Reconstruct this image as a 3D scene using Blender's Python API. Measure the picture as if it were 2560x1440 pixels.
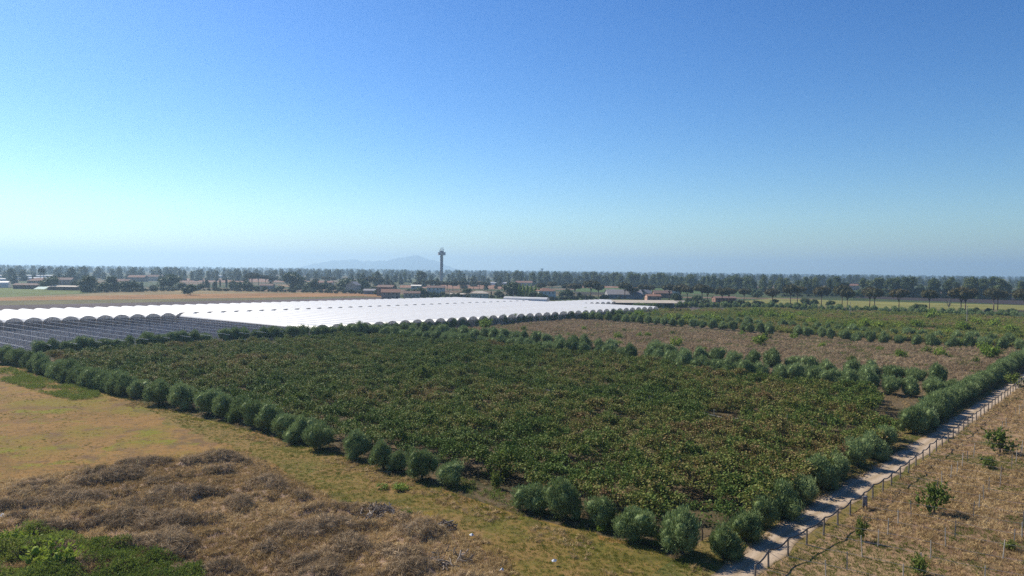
import bpy, math, random
import numpy as np
from mathutils import Vector
R = math.radians
rng = np.random.default_rng(7)
random.seed(7)
sc = bpy.context.scene
C = sc.collection
for o in list(bpy.data.objects): bpy.data.objects.remove(o)

# ------------------------------------------------------------------ camera
F, CAMH, HY, ROLL = 1808.0, 25.0, 675.0, R(0.66)
PITCH = math.atan((720 - HY) / F)
cam_d = bpy.data.cameras.new('camera'); cam = bpy.data.objects.new('camera', cam_d); C.objects.link(cam)
cam_d.sensor_width = 36; cam_d.lens = 36 * F / 2560
cam_d.clip_start = 0.5; cam_d.clip_end = 60000
cam.location = (0, 0, CAMH)
from mathutils import Matrix
cam.rotation_euler = (Matrix.Rotation(R(90) - PITCH, 3, 'X') @ Matrix.Rotation(ROLL, 3, 'Z')).to_euler()
sc.camera = cam

# ------------------------------------------------------------------ sky, sun, exposure
SUN_EL, SUN_AZ = R(42), R(-50)          # azimuth from +Y (view direction), negative = to the left
w = bpy.data.worlds.new('World'); sc.world = w; w.use_nodes = True
nt = w.node_tree; nt.nodes.clear()
sky = nt.nodes.new('ShaderNodeTexSky'); sky.sky_type = 'NISHITA'; sky.sun_disc = False
sky.sun_elevation = SUN_EL; sky.sun_rotation = SUN_AZ
sky.altitude = 60; sky.air_density = 1.0; sky.dust_density = 0.3; sky.ozone_density = 1.3
bg = nt.nodes.new('ShaderNodeBackground'); bg.inputs['Strength'].default_value = 0.05
wo = nt.nodes.new('ShaderNodeOutputWorld')
hs = nt.nodes.new('ShaderNodeHueSaturation'); hs.inputs['Saturation'].default_value = 1.36; hs.inputs['Hue'].default_value = .502
nt.links.new(sky.outputs[0], hs.inputs['Color']); gmn = nt.nodes.new('ShaderNodeGamma'); gmn.inputs[1].default_value = 1.27
tn = nt.nodes.new('ShaderNodeMix'); tn.data_type = 'RGBA'; tn.blend_type = 'MULTIPLY'; tn.inputs[0].default_value = 1; tn.inputs[7].default_value = (.79, .90, .99, 1)
nt.links.new(hs.outputs[0], tn.inputs[6]); nt.links.new(tn.outputs[2], gmn.inputs[0]); nt.links.new(gmn.outputs[0], bg.inputs[0]); nt.links.new(bg.outputs[0], wo.inputs[0])
sl = bpy.data.lights.new('sun', 'SUN'); sl.energy = 5.0; sl.angle = R(0.53); sl.color = (1.0, 0.93, 0.82)
so = bpy.data.objects.new('sun', sl); C.objects.link(so)
sdir = Vector((math.sin(SUN_AZ) * math.cos(SUN_EL), math.cos(SUN_AZ) * math.cos(SUN_EL), math.sin(SUN_EL)))
so.rotation_euler = sdir.to_track_quat('Z', 'Y').to_euler(); so.location = (0, 0, 100)
sc.view_settings.view_transform = 'Standard'; sc.view_settings.look = 'None'
sc.view_settings.gamma = 1; sc.view_settings.use_curve_mapping = False
sc.view_settings.exposure = 0.68
sc.cycles.max_bounces = 5; sc.cycles.diffuse_bounces = 2; sc.cycles.glossy_bounces = 2
sc.cycles.transmission_bounces = 4; sc.cycles.transparent_max_bounces = 6; sc.cycles.volume_bounces = 2
sc.cycles.use_denoising = False
sc.cycles.caustics_reflective = False; sc.cycles.caustics_refractive = False

# ------------------------------------------------------------------ layout: photograph pixel -> point of the place
def P(px, py, z=0.0):
    x = (px - 1280) / F; y = (720 - py) / F
    c, s = math.cos(ROLL), math.sin(ROLL)
    xr = c * x - s * y; yr = s * x + c * y
    d = np.array([xr, math.cos(PITCH) + yr * math.sin(PITCH), yr * math.cos(PITCH) - math.sin(PITCH)])
    t = (z - CAMH) / d[2]
    return np.array([d[0] * t, d[1] * t])
def hor(px): return HY + (px - 1280) * math.tan(ROLL)
def PP(lst, z=0.0): return np.array([P(a, b, z) for a, b in lst])

# ------------------------------------------------------------------ small helpers
ONES = 'zeroth first second third fourth fifth sixth seventh eighth ninth tenth eleventh twelfth thirteenth fourteenth fifteenth sixteenth seventeenth eighteenth nineteenth'.split()
TENS = {2: 'twent', 3: 'thirt', 4: 'fort', 5: 'fift', 6: 'sixt', 7: 'sevent', 8: 'eight', 9: 'ninet'}
CARD = 'zero one two three four five six seven eight nine'.split()
def nth(n):
    if n < 20: return ONES[n]
    if n < 100:
        a, b = divmod(n, 10)
        return TENS[a] + ('ieth' if b == 0 else 'y-' + ONES[b])
    return 'hundred-and-' + nth(n - 100) if n > 100 else 'hundredth'
def tag(o, label=None, cat=None, group=None, kind=None):
    if label: o['label'] = label
    if cat: o['category'] = cat
    if group: o['group'] = group
    if kind: o['kind'] = kind
    return o
def empty(name, loc, rz=0.0, s=1.0, label=None, cat=None, group=None):
    o = bpy.data.objects.new(name, None); C.objects.link(o)
    o.location = (loc[0], loc[1], loc[2] if len(loc) > 2 else 0.0)
    o.rotation_euler = (0, 0, rz); o.scale = (s, s, s) if np.isscalar(s) else s
    o.empty_display_size = 0.3
    return tag(o, label, cat, group)
def link(name, me, parent=None, loc=None):
    o = bpy.data.objects.new(name, me); C.objects.link(o)
    if parent: o.parent = parent
    if loc is not None: o.location = loc
    return o
def mesh_np(name, v, f, mat=None, lv=None, smooth=False):
    """v (N,3); f array (M,k) or list of arrays / lists of faces; lv per-vertex variation"""
    me = bpy.data.meshes.new(name)
    v = np.asarray(v, dtype=np.float32)
    if isinstance(f, np.ndarray):
        k = f.shape[1]; loops = f.ravel().astype(np.int32)
        st = np.arange(0, len(loops), k, dtype=np.int32); tot = np.full(len(f), k, dtype=np.int32)
    else:
        loops = np.concatenate([np.asarray(a).ravel() for a in f]).astype(np.int32)
        tot = np.concatenate([np.full(len(a), np.asarray(a).shape[1]) if np.ndim(a) == 2 else np.array([len(a)]) for a in f]).astype(np.int32)
        st = np.concatenate([[0], np.cumsum(tot)[:-1]]).astype(np.int32)
    me.vertices.add(len(v)); me.vertices.foreach_set('co', v.ravel())
    me.loops.add(len(loops)); me.loops.foreach_set('vertex_index', loops)
    me.polygons.add(len(st)); me.polygons.foreach_set('loop_start', st)
    try: me.polygons.foreach_set('loop_total', tot)
    except Exception: pass
    if smooth: me.polygons.foreach_set('use_smooth', np.ones(len(st), dtype=bool))
    if lv is not None:
        a = me.attributes.new('lv', 'FLOAT', 'POINT'); a.data.foreach_set('value', np.asarray(lv, dtype=np.float32))
    me.update(calc_edges=True)
    if mat: me.materials.append(mat)
    return me
class MB:
    def __init__(s): s.v = []; s.f = []; s.n = 0
    def add(s, v, f):
        s.v.append(np.asarray(v, float)); s.f += [[i + s.n for i in q] for q in f]; s.n += len(v); return s
    def box(s, c, d, rz=0.0, up=True):
        x, y, z = d[0] / 2, d[1] / 2, d[2] / 2
        p = np.array([(a, b, e) for e in (-z, z) for a, b in ((-x, -y), (x, -y), (x, y), (-x, y))])
        if rz: p = p @ np.array([[math.cos(rz), math.sin(rz), 0], [-math.sin(rz), math.cos(rz), 0], [0, 0, 1]])
        return s.add(p + np.array(c), [(3, 2, 1, 0), (4, 5, 6, 7), (0, 1, 5, 4), (1, 2, 6, 5), (2, 3, 7, 6), (3, 0, 4, 7)])
    def tube(s, pts, rad, n=6, caps=True):
        pts = [np.array(p, float) for p in pts]
        rad = [rad] * len(pts) if np.isscalar(rad) else rad
        vs = []
        for i, p in enumerate(pts):
            a = pts[max(0, i - 1)]; b = pts[min(len(pts) - 1, i + 1)]
            t = b - a; t /= (np.linalg.norm(t) + 1e-9)
            h = np.array([1, 0, 0]) if abs(t[0]) < 0.8 else np.array([0, 1, 0])
            e1 = np.cross(t, h); e1 /= np.linalg.norm(e1); e2 = np.cross(t, e1)
            for k in range(n):
                g = 2 * math.pi * k / n
                vs.append(p + rad[i] * (math.cos(g) * e1 + math.sin(g) * e2))
        fs = []
        for i in range(len(pts) - 1):
            for k in range(n):
                fs.append((i * n + k, i * n + (k + 1) % n, (i + 1) * n + (k + 1) % n, (i + 1) * n + k))
        if caps:
            fs.append(tuple(range(n))[::-1]); fs.append(tuple((len(pts) - 1) * n + k for k in range(n)))
        return s.add(vs, fs)
    def mesh(s, name, mat, smooth=False):
        me = bpy.data.meshes.new(name); me.from_pydata(np.concatenate(s.v).tolist(), [], s.f)
        if mat: me.materials.append(mat)
        if smooth: me.polygons.foreach_set('use_smooth', [True] * len(me.polygons))
        me.update(); return me
    def build(s, name, mat, parent=None, smooth=False, loc=None): return link(name, s.mesh(name, mat, smooth), parent, loc)
def inpoly(pts, poly):
    x, y = pts[:, 0], pts[:, 1]; r = np.zeros(len(pts), bool); n = len(poly)
    for i in range(n):
        x1, y1 = poly[i]; x2, y2 = poly[(i + 1) % n]
        c = (y1 > y) != (y2 > y)
        r ^= c & (x < (x2 - x1) * (y - y1) / (y2 - y1 + 1e-12) + x1)
    return r
def vnoise(p, scale, seed=0):
    """smooth value noise 0..1 at 2-D points"""
    g = np.random.default_rng(seed).random((64, 64)); q = np.asarray(p)[:, :2] / scale
    i = np.floor(q).astype(int); f = q - i; f = f * f * (3 - 2 * f)
    a = lambda dx, dy: g[(i[:, 0] + dx) % 64, (i[:, 1] + dy) % 64]
    return (a(0, 0) * (1 - f[:, 0]) + a(1, 0) * f[:, 0]) * (1 - f[:, 1]) + (a(0, 1) * (1 - f[:, 0]) + a(1, 1) * f[:, 0]) * f[:, 1]
def fill(poly, dens, pad=0.0):
    """jittered points in a polygon, dens per square metre"""
    lo, hi = poly.min(0) - pad, poly.max(0) + pad; st = 1 / math.sqrt(dens)
    gx, gy = np.meshgrid(np.arange(lo[0], hi[0], st), np.arange(lo[1], hi[1], st))
    p = np.stack([gx.ravel(), gy.ravel()], 1); p += (rng.random(p.shape) - .5) * st * 1.5
    return p[inpoly(p, poly)]
def along(poly, step, jit=0.0, start=0.0):
    poly = np.asarray(poly, float); seg = np.linalg.norm(np.diff(poly, axis=0), axis=1); cum = np.concatenate([[0], np.cumsum(seg)])
    t = np.arange(start, cum[-1], step); t = np.clip(t + (rng.random(len(t)) - .5) * jit, 0, cum[-1])
    return np.stack([np.interp(t, cum, poly[:, 0]), np.interp(t, cum, poly[:, 1])], 1)
def dist_line(p, poly):
    d = np.full(len(p), 1e9)
    for a, b in zip(poly[:-1], poly[1:]):
        ab = b - a; t = np.clip(((p - a) @ ab) / (ab @ ab), 0, 1)
        d = np.minimum(d, np.linalg.norm(p - (a + t[:, None] * ab), axis=1))
    return d

# ------------------------------------------------------------------ materials
def newmat(name):
    m = bpy.data.materials.new(name); m.use_nodes = True; t = m.node_tree; t.nodes.clear()
    out = t.nodes.new('ShaderNodeOutputMaterial'); b = t.nodes.new('ShaderNodeBsdfPrincipled')
    t.links.new(b.outputs[0], out.inputs[0]); return m, t, b, out
ALB, ALBL = .72, 1.0          # all dull surfaces share one exposure-matched reflectance scale
def ramp(t, stops, k=1.0):
    r = t.nodes.new('ShaderNodeValToRGB'); e = r.color_ramp.elements
    while len(e) < len(stops): e.new(0.5)
    for i, (p, c) in enumerate(stops): e[i].position = p; e[i].color = (*(q * k for q in c), 1)
    return r
def math_n(t, op, a, b=None):
    n = t.nodes.new('ShaderNodeMath'); n.operation = op
    for i, q in enumerate((a, b)):
        if q is None: continue
        if isinstance(q, (int, float)): n.inputs[i].default_value = q
        else: t.links.new(q, n.inputs[i])
    return n.outputs[0]
def noise_n(t, vec, scale, detail=3, rough=.55):
    n = t.nodes.new('ShaderNodeTexNoise'); n.inputs['Scale'].default_value = scale; n.inputs['Detail'].default_value = detail; n.inputs['Roughness'].default_value = rough
    t.links.new(vec, n.inputs['Vector']); return n.outputs['Fac']
def mixc(t, fac, a, b, mode='MIX'):
    n = t.nodes.new('ShaderNodeMix'); n.data_type = 'RGBA'; n.blend_type = mode
    if isinstance(fac, (int, float)): n.inputs[0].default_value = fac
    else: t.links.new(fac, n.inputs[0])
    for i, q in ((6, a), (7, b)):
        if isinstance(q, tuple): n.inputs[i].default_value = (*q, 1)
        else: t.links.new(q, n.inputs[i])
    return n.outputs[2]
def plain(name, col, rough=.8, var=.25, scale=2.0, spec=.3):
    m, t, b, out = newmat(name)
    tc = t.nodes.new('ShaderNodeTexCoord'); n = noise_n(t, tc.outputs['Object'], scale, 4)
    r = ramp(t, [(.3, tuple(c * (1 - var) for c in col)), (.7, tuple(min(1, c * (1 + var * .6)) for c in col))], .95)
    t.links.new(n, r.inputs[0]); t.links.new(r.outputs[0], b.inputs['Base Color'])
    b.inputs['Roughness'].default_value = rough; b.inputs['Specular IOR Level'].default_value = spec
    return m
def leafmat(name, stops, rough=.55, trans=.18, spec=.35, tint=False, tw=.5, k=1.0):
    """colour by leaf ('lv') and by plant (object random, or the scattered point's 'tint')"""
    m, t, b, out = newmat(name)
    a = t.nodes.new('ShaderNodeAttribute'); a.attribute_name = 'lv'
    if tint:
        q = t.nodes.new('ShaderNodeAttribute'); q.attribute_type = 'INSTANCER'; q.attribute_name = 'tint'; s = q.outputs['Fac']
    else:
        q = t.nodes.new('ShaderNodeObjectInfo'); s = q.outputs['Random']
    fac = math_n(t, 'ADD', math_n(t, 'MULTIPLY', a.outputs['Fac'], 1 - tw), math_n(t, 'MULTIPLY', s, tw))
    r = ramp(t, stops, ALBL * k); t.links.new(fac, r.inputs[0]); t.links.new(r.outputs[0], b.inputs['Base Color'])
    b.inputs['Roughness'].default_value = rough; b.inputs['Specular IOR Level'].default_value = spec
    tr = t.nodes.new('ShaderNodeBsdfTranslucent'); t.links.new(r.outputs[0], tr.inputs[0])
    mx = t.nodes.new('ShaderNodeMixShader'); mx.inputs[0].default_value = trans
    t.links.new(b.outputs[0], mx.inputs[1]); t.links.new(tr.outputs[0], mx.inputs[2]); t.links.new(mx.outputs[0], out.inputs[0])
    return m
def groundmat(name, stops, big=.03, mid=.4, fine=4.0, wts=(.5, .3, .2), bump=.25, bdist=.1, rows=None, rough=.95, patch=None):
    """rows = (angle, period in m, strength, colour); patch = (scale, lo, hi, colour)"""
    m, t, b, out = newmat(name)
    tc = t.nodes.new('ShaderNodeTexCoord'); v = tc.outputs['Object']
    n1, n2, n3 = noise_n(t, v, big, 3), noise_n(t, v, mid, 4, .6), noise_n(t, v, fine, 4, .65)
    f = math_n(t, 'ADD', math_n(t, 'ADD', math_n(t, 'MULTIPLY', n1, wts[0]), math_n(t, 'MULTIPLY', n2, wts[1])), math_n(t, 'MULTIPLY', n3, wts[2]))
    f = math_n(t, 'ADD', math_n(t, 'MULTIPLY', math_n(t, 'SUBTRACT', f, .5), 2.0), .5)
    r = ramp(t, stops, ALB); t.links.new(f, r.inputs[0]); col = r.outputs[0]
    if patch:
        for (ps, lo, hi, pc) in patch:
            n4 = noise_n(t, v, ps, 5, .6)
            mr = t.nodes.new('ShaderNodeMapRange'); mr.inputs[1].default_value = lo; mr.inputs[2].default_value = hi; t.links.new(n4, mr.inputs[0])
            col = mixc(t, mr.outputs[0], col, tuple(q * ALB for q in pc))
    if rows:
        ang, per, st, rc = rows
        mp = t.nodes.new('ShaderNodeMapping'); mp.inputs['Rotation'].default_value = (0, 0, -ang); t.links.new(v, mp.inputs['Vector'])
        wv = t.nodes.new('ShaderNodeTexWave'); wv.bands_direction = 'Y'; wv.inputs['Scale'].default_value = 2 * math.pi / per / 20.0
        wv.inputs['Distortion'].default_value = 1.2; wv.inputs['Detail'].default_value = 2; t.links.new(mp.outputs[0], wv.inputs['Vector'])
        col = mixc(t, math_n(t, 'MULTIPLY', wv.outputs['Fac'], st), col, rc)
    t.links.new(col, b.inputs['Base Color']); b.inputs['Roughness'].default_value = rough; b.inputs['Specular IOR Level'].default_value = .1
    if bump:
        bp = t.nodes.new('ShaderNodeBump'); bp.inputs['Strength'].default_value = bump; bp.inputs['Distance'].default_value = bdist
        t.links.new(math_n(t, 'ADD', n2, n3), bp.inputs['Height']); t.links.new(bp.outputs[0], b.inputs['Normal'])
    return m
def sheet(name, poly, z, mat, kind='structure', jit=0.0):
    if jit:
        poly = along(np.vstack([poly, poly[:1]]), 1.2)[:-1]; poly = poly + np.stack([vnoise(poly, 2.0, 201) - .5, vnoise(poly, 2.0, 202) - .5], 1) * jit + np.stack([vnoise(poly, 7.0, 203) - .5, vnoise(poly, 7.0, 204) - .5], 1) * jit
    v = np.column_stack([poly, np.full(len(poly), z)])
    me = bpy.data.meshes.new(name); me.from_pydata(v.tolist(), [], [list(range(len(v)))]); me.materials.append(mat); me.update()
    if len(me.polygons) and me.polygons[0].normal.z < 0: me.flip_normals()
    o = link(name, me); o['kind'] = kind; return o

# ------------------------------------------------------------------ leaf geometry
def unit(a): return a / (np.linalg.norm(a, axis=-1, keepdims=True) + 1e-9)
def rdir(n): return unit(rng.normal(size=(n, 3)))
def kites(c, d, nrm, L, W, fold=0.0):
    """kite-shaped leaves at c along d, facing nrm; returns verts, quads"""
    n = len(c); d = unit(d); s = unit(np.cross(d, nrm)); up = np.cross(s, d)
    L = np.broadcast_to(L, n)[:, None]; W = np.broadcast_to(W, n)[:, None]
    v = np.stack([c, c + d * L * .45 + s * W / 2 + up * W * fold, c + d * L, c + d * L * .45 - s * W / 2 + up * W * fold], 1).reshape(-1, 3)
    f = np.arange(4 * n).reshape(n, 4); return v, f
class Leaves:
    def __init__(s): s.v = []; s.f = []; s.l = []; s.n = 0
    def add(s, v, f, lv):
        s.v.append(v); s.f.append(f + s.n); s.l.append(np.repeat(lv, len(v) // len(lv))); s.n += len(v)
    def mesh(s, name, mat): return mesh_np(name, np.concatenate(s.v), np.concatenate(s.f), mat, np.concatenate(s.l))
def blob(c, r, seed, nu=12, nv=8, rough=.25):
    """lumpy closed ball (verts, quads): the twiggy inside of a crown"""
    th = np.linspace(0, 2 * math.pi, nu, endpoint=False); ph = np.linspace(.08, math.pi - .08, nv)
    T, Q = np.meshgrid(th, ph); d = np.stack([np.sin(Q) * np.cos(T), np.sin(Q) * np.sin(T), np.cos(Q)], -1).reshape(-1, 3)
    k = 1 + rough * (np.random.default_rng(seed).random(len(d)) - .5) * 2
    v = np.array(c) + d * np.array(r) * k[:, None]; f = []
    for i in range(nv - 1):
        for j in range(nu): f.append((i * nu + j, i * nu + (j + 1) % nu, (i + 1) * nu + (j + 1) % nu, (i + 1) * nu + j))
    return v, np.array(f)
def lobed(lobes, per, L, W, mat, name, up=.5, shell=(.75, 1.05), core=.72, out=.6, rnd=.5, leaves=1, lvbias=0.0, flat=1.0):
    """crown from lobes [(x,y,z,rx,ry,rz)]"""
    S = Leaves()
    for i, (x, y, z, a, b, c) in enumerate(lobes):
        n = max(6, int(per * (a * b * c) ** (2 / 3))); d = rdir(n)
        rr = rng.uniform(*shell, n)[:, None]; p = np.array([x, y, z]) + d * np.array([a, b, c]) * rr
        for k in range(leaves):
            dr = unit(d * out + np.array([0, 0, up]) + rdir(n) * rnd)
            v, f = kites(p, dr, unit(d + rdir(n) * .8 + np.array([0, 0, .3])), rng.uniform(.7, 1.3, n) * L, rng.uniform(.7, 1.3, n) * W)
            S.add(v, f, np.clip(rng.normal(.5 + lvbias, .2, n), 0, 1))
        if core:
            v, f = blob((x, y, z), (a * core, b * core, c * core), i, 8, 6); S.add(v, f, np.full(len(v), .35))
    return S.mesh(name, mat)

# ------------------------------------------------------------------ scattering uncountable growth (one object each)
def gn_tree(coll):
    g = bpy.data.node_groups.new('scatter', 'GeometryNodeTree')
    g.interface.new_socket('Geometry', in_out='INPUT', socket_type='NodeSocketGeometry')
    g.interface.new_socket('Geometry', in_out='OUTPUT', socket_type='NodeSocketGeometry')
    N = g.nodes.new; i, o = N('NodeGroupInput'), N('NodeGroupOutput')
    ip = N('GeometryNodeInstanceOnPoints'); ci = N('GeometryNodeCollectionInfo'); ci.inputs[0].default_value = coll
    ci.inputs['Separate Children'].default_value = True; ci.inputs['Reset Children'].default_value = True
    def na(nm, ty):
        a = N('GeometryNodeInputNamedAttribute'); a.data_type = ty; a.inputs[0].default_value = nm
        return [s for s in a.outputs if s.enabled and s.name == 'Attribute'][0]
    er = N('FunctionNodeEulerToRotation'); L = g.links.new
    L(i.outputs[0], ip.inputs['Points']); L(ci.outputs[0], ip.inputs['Instance']); ip.inputs['Pick Instance'].default_value = True
    L(na('idx', 'INT'), ip.inputs['Instance Index']); L(na('rot', 'FLOAT_VECTOR'), er.inputs[0]); L(er.outputs[0], ip.inputs['Rotation'])
    L(na('scl', 'FLOAT_VECTOR'), ip.inputs['Scale']); L(ip.outputs[0], o.inputs[0]); return g
_pc = {}
def proto_coll(key, meshes):
    if key not in _pc:
        c = bpy.data.collections.new(key)
        for k, me in enumerate(meshes): c.objects.link(bpy.data.objects.new(me.name, me))
        _pc[key] = (c, gn_tree(c), len(meshes))
    return _pc[key]
def scatter(name, key, meshes, p, scl, idx=None, tint=None, rot=None, tilt=.15, label=None, cat=None):
    c, g, n = proto_coll(key, meshes); N = len(p)
    if p.shape[1] == 2: p = np.column_stack([p, np.zeros(N)])
    me = bpy.data.meshes.new(name); me.vertices.add(N); me.vertices.foreach_set('co', p.astype(np.float32).ravel())
    if rot is None: rot = np.column_stack([rng.normal(0, tilt, N), rng.normal(0, tilt, N), rng.uniform(0, 6.283, N)])
    scl = np.asarray(scl, float)
    if scl.ndim == 0: scl = np.full(N, float(scl))
    if scl.ndim == 1: scl = np.repeat(scl[:, None], 3, 1)
    if idx is None: idx = rng.integers(0, n, N)
    if tint is None: tint = rng.random(N)
    for nm, ty, pr, d in (('rot', 'FLOAT_VECTOR', 'vector', rot), ('scl', 'FLOAT_VECTOR', 'vector', scl), ('tint', 'FLOAT', 'value', tint)):
        a = me.attributes.new(nm, ty, 'POINT'); a.data.foreach_set(pr, np.asarray(d, np.float32).ravel())
    a = me.attributes.new('idx', 'INT', 'POINT'); a.data.foreach_set('value', idx.astype(np.int32))
    o = link(name, me); md = o.modifiers.new('scatter', 'NODES'); md.node_group = g
    return tag(o, label, cat, kind='stuff')

# ================================================================== THE SETTING
U = P(2550, 955) - P(1840, 1440); U = U / np.linalg.norm(U)               # along the track
V = P(773, 819, 3.5) - P(475, 791, 3.5); V = V / np.linalg.norm(V)        # across it, along the tunnels
UA, VA = math.atan2(U[1], U[0]), math.atan2(V[1], V[0])

def farland_mat():
    m, t, b, out = newmat('farmland')
    tc = t.nodes.new('ShaderNodeTexCoord')
    mp = t.nodes.new('ShaderNodeMapping'); mp.inputs['Rotation'].default_value = (0, 0, -UA); mp.inputs['Scale'].default_value = (1 / 190, 1 / 75, 1)
    t.links.new(tc.outputs['Object'], mp.inputs[0])
    vo = t.nodes.new('ShaderNodeTexVoronoi'); vo.inputs['Scale'].default_value = 1; t.links.new(mp.outputs[0], vo.inputs['Vector'])
    sp = t.nodes.new('ShaderNodeSeparateColor'); t.links.new(vo.outputs['Color'], sp.inputs[0])
    r = ramp(t, [(0, (.045, .06, .02)), (.3, (.07, .095, .03)), (.45, (.15, .12, .065)), (.6, (.2, .13, .08)), (.75, (.06, .085, .025)), (1, (.11, .10, .05))], ALB)
    r.color_ramp.interpolation = 'CONSTANT'
    t.links.new(sp.outputs[0], r.inputs[0])
    n = noise_n(t, tc.outputs['Object'], .05, 5); k = ramp(t, [(.3, (.6, .6, .6)), (.7, (1.2, 1.2, 1.2))]); t.links.new(n, k.inputs[0])
    t.links.new(mixc(t, 1.0, r.outputs[0], k.outputs[0], 'MULTIPLY'), b.inputs['Base Color'])
    b.inputs['Roughness'].default_value = .95; b.inputs['Specular IOR Level'].default_value = .1
    return m
ang = np.linspace(0, 2 * math.pi, 48, endpoint=False)
sheet('ground', np.stack([np.cos(ang) * 16000, np.sin(ang) * 16000 + 3000], 1), -.12, farland_mat())

# --- near ground
M_dry = groundmat('dry_grass_field', [(.28, (.13, .085, .028)), (.44, (.24, .14, .042)), (.56, (.32, .18, .055)), (.70, (.17, .11, .045))], .035, .5, 5, (.45, .33, .22), .5, .12,
                  patch=[(.05, .48, .60, (.22, .17, .025)), (.16, .54, .64, (.20, .19, .018)), (.25, .52, .68, (.17, .10, .055)), (1.3, .5, .75, (.14, .09, .035))])
M_verge = groundmat('grass_verge', [(.32, (.09, .10, .025)), (.45, (.17, .145, .04)), (.55, (.24, .17, .06)), (.68, (.14, .12, .04))], .06, .5, 4, (.4, .35, .25), .5, .12,
                    patch=[(.12, .58, .70, (.28, .19, .10))])
M_scrubg = groundmat('scrub_soil', [(.30, (.22, .15, .10)), (.5, (.38, .26, .18)), (.7, (.5, .36, .26))], .08, .6, 4, (.3, .4, .3), .6, .2)
M_vine = groundmat('vineyard_soil', [(.32, (.18, .11, .065)), (.47, (.30, .19, .11)), (.58, (.38, .25, .14)), (.7, (.20, .15, .065))], .05, .5, 5, (.35, .35, .3), .6, .15,
                   patch=[(.09, .58, .7, (.11, .12, .035))])
M_orch = groundmat('orchard_floor', [(.32, (.05, .05, .018)), (.5, (.11, .085, .045)), (.68, (.17, .12, .07))], .05, .4, 3, (.4, .35, .25), .5, .15)
M_dead = groundmat('dry_orchard_floor', [(.32, (.11, .08, .045)), (.48, (.19, .13, .075)), (.6, (.24, .16, .08)), (.7, (.13, .11, .045))], .04, .4, 3, (.4, .35, .25), .6, .2)

fence_px = [(1880, 1470), (1912, 1425), (1965, 1393), (2010, 1366), (2050, 1345), (2086, 1320), (2120, 1294), (2155, 1272), (2185, 1247), (2213, 1227), (2236, 1208), (2260, 1192), (2282, 1173), (2302, 1158), (2350, 1122), (2440, 1052), (2520, 990), (2560, 960)]
road_px = [(1700, 1560), (1840, 1440), (1965, 1338), (2100, 1243), (2270, 1143), (2370, 1076), (2460, 1015), (2550, 955)]
roadc = PP(road_px); roadc = np.vstack([roadc, roadc[-1] + U * 190])
lft = PP([(-900, 900), (0, 898), (30, 902), (60, 918), (330, 990), (560, 1046), (850, 1126), (1130, 1218), (1300, 1272), (1640, 1352), (1765, 1436), (1640, 1560), (1500, 1750), (-700, 1750)])
sheet('dry_field', lft, 0.0, M_dry)
orch = np.vstack([PP([(-200, 890), (40, 905), (330, 1000), (850, 1136), (1300, 1288), (1620, 1368), (1752, 1440)]), roadc[1:-1] + np.array([-U[1], U[0]]) * 1.0, [roadc[-1] + np.array([-U[1], U[0]]) * 1.0], PP([(2700, 808), (2560, 800), (2100, 780), (1900, 775), (1590, 778), (1000, 815), (700, 835), (95, 880), (-200, 888)])])
sheet('orchard_floor', orch, .004, M_orch)
nrm = np.array([-U[1], U[0]])
def strip(name, line, off0, off1, z, mat, seg=1.5, jit=0.0):
    p = along(line, seg); d = np.gradient(p, axis=0); d = unit(d); n = np.stack([-d[:, 1], d[:, 0]], 1)
    j = (vnoise(p, 3.0, 5) - .5) * jit; k = (vnoise(p + 40, 3.0, 6) - .5) * jit
    cols = np.linspace(0, 1, 5); v = []; uv = []
    for i in range(len(p)):
        for c in cols: o = (off0 + j[i]) * (1 - c) + (off1 + k[i]) * c; v.append((*(p[i] + n[i] * o), z)); uv.append(c)
    f = [(i * 5 + k + 1, i * 5 + k, (i + 1) * 5 + k, (i + 1) * 5 + k + 1) for i in range(len(p) - 1) for k in range(4)]
    me = mesh_np(name, v, np.array(f), mat, lv=uv)
    o = link(name, me); o['kind'] = 'structure'; return o
verge_poly = np.vstack([roadc + nrm * 5.5, (roadc - nrm * 2.8)[::-1]])
sheet('track_verge', verge_poly, .008, M_verge)
vy = np.vstack([PP(fence_px), [PP(fence_px)[-1] + U * 140], [PP(fence_px)[-1] + U * 140 + V * 160], [P(3300, 1000)], [P(2900, 1700)], [P(1850, 1560)]])
sheet('vineyard_ground', vy, .012, M_vine)
def track_mat():
    m, t, b, out = newmat('dirt_track')
    a = t.nodes.new('ShaderNodeAttribute'); a.attribute_name = 'lv'; tc = t.nodes.new('ShaderNodeTexCoord'); v = tc.outputs['Object']
    n1, n2 = noise_n(t, v, .5, 5, .6), noise_n(t, v, 6, 4, .6)
    x = math_n(t, 'ADD', a.outputs['Fac'], math_n(t, 'MULTIPLY', math_n(t, 'SUBTRACT', n1, .5), .25))
    r = ramp(t, [(0, (.25, .17, .09)), (.1, (.42, .31, .20)), (.3, (.55, .43, .31)), (.5, (.38, .28, .17)), (.7, (.55, .43, .31)), (.9, (.44, .33, .22)), (1, (.23, .16, .08))], ALB); t.links.new(x, r.inputs[0])
    k = ramp(t, [(.3, (.75, .73, .70)), (.65, (1.05, 1.05, 1.05))]); t.links.new(n2, k.inputs[0])
    t.links.new(mixc(t, 1.0, r.outputs[0], k.outputs[0], 'MULTIPLY'), b.inputs['Base Color']); b.inputs['Roughness'].default_value = .95
    bp = t.nodes.new('ShaderNodeBump'); bp.inputs['Strength'].default_value = .4; bp.inputs['Distance'].default_value = .05
    t.links.new(math_n(t, 'ADD', n1, n2), bp.inputs['Height']); t.links.new(bp.outputs[0], b.inputs['Normal']); return m
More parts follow.
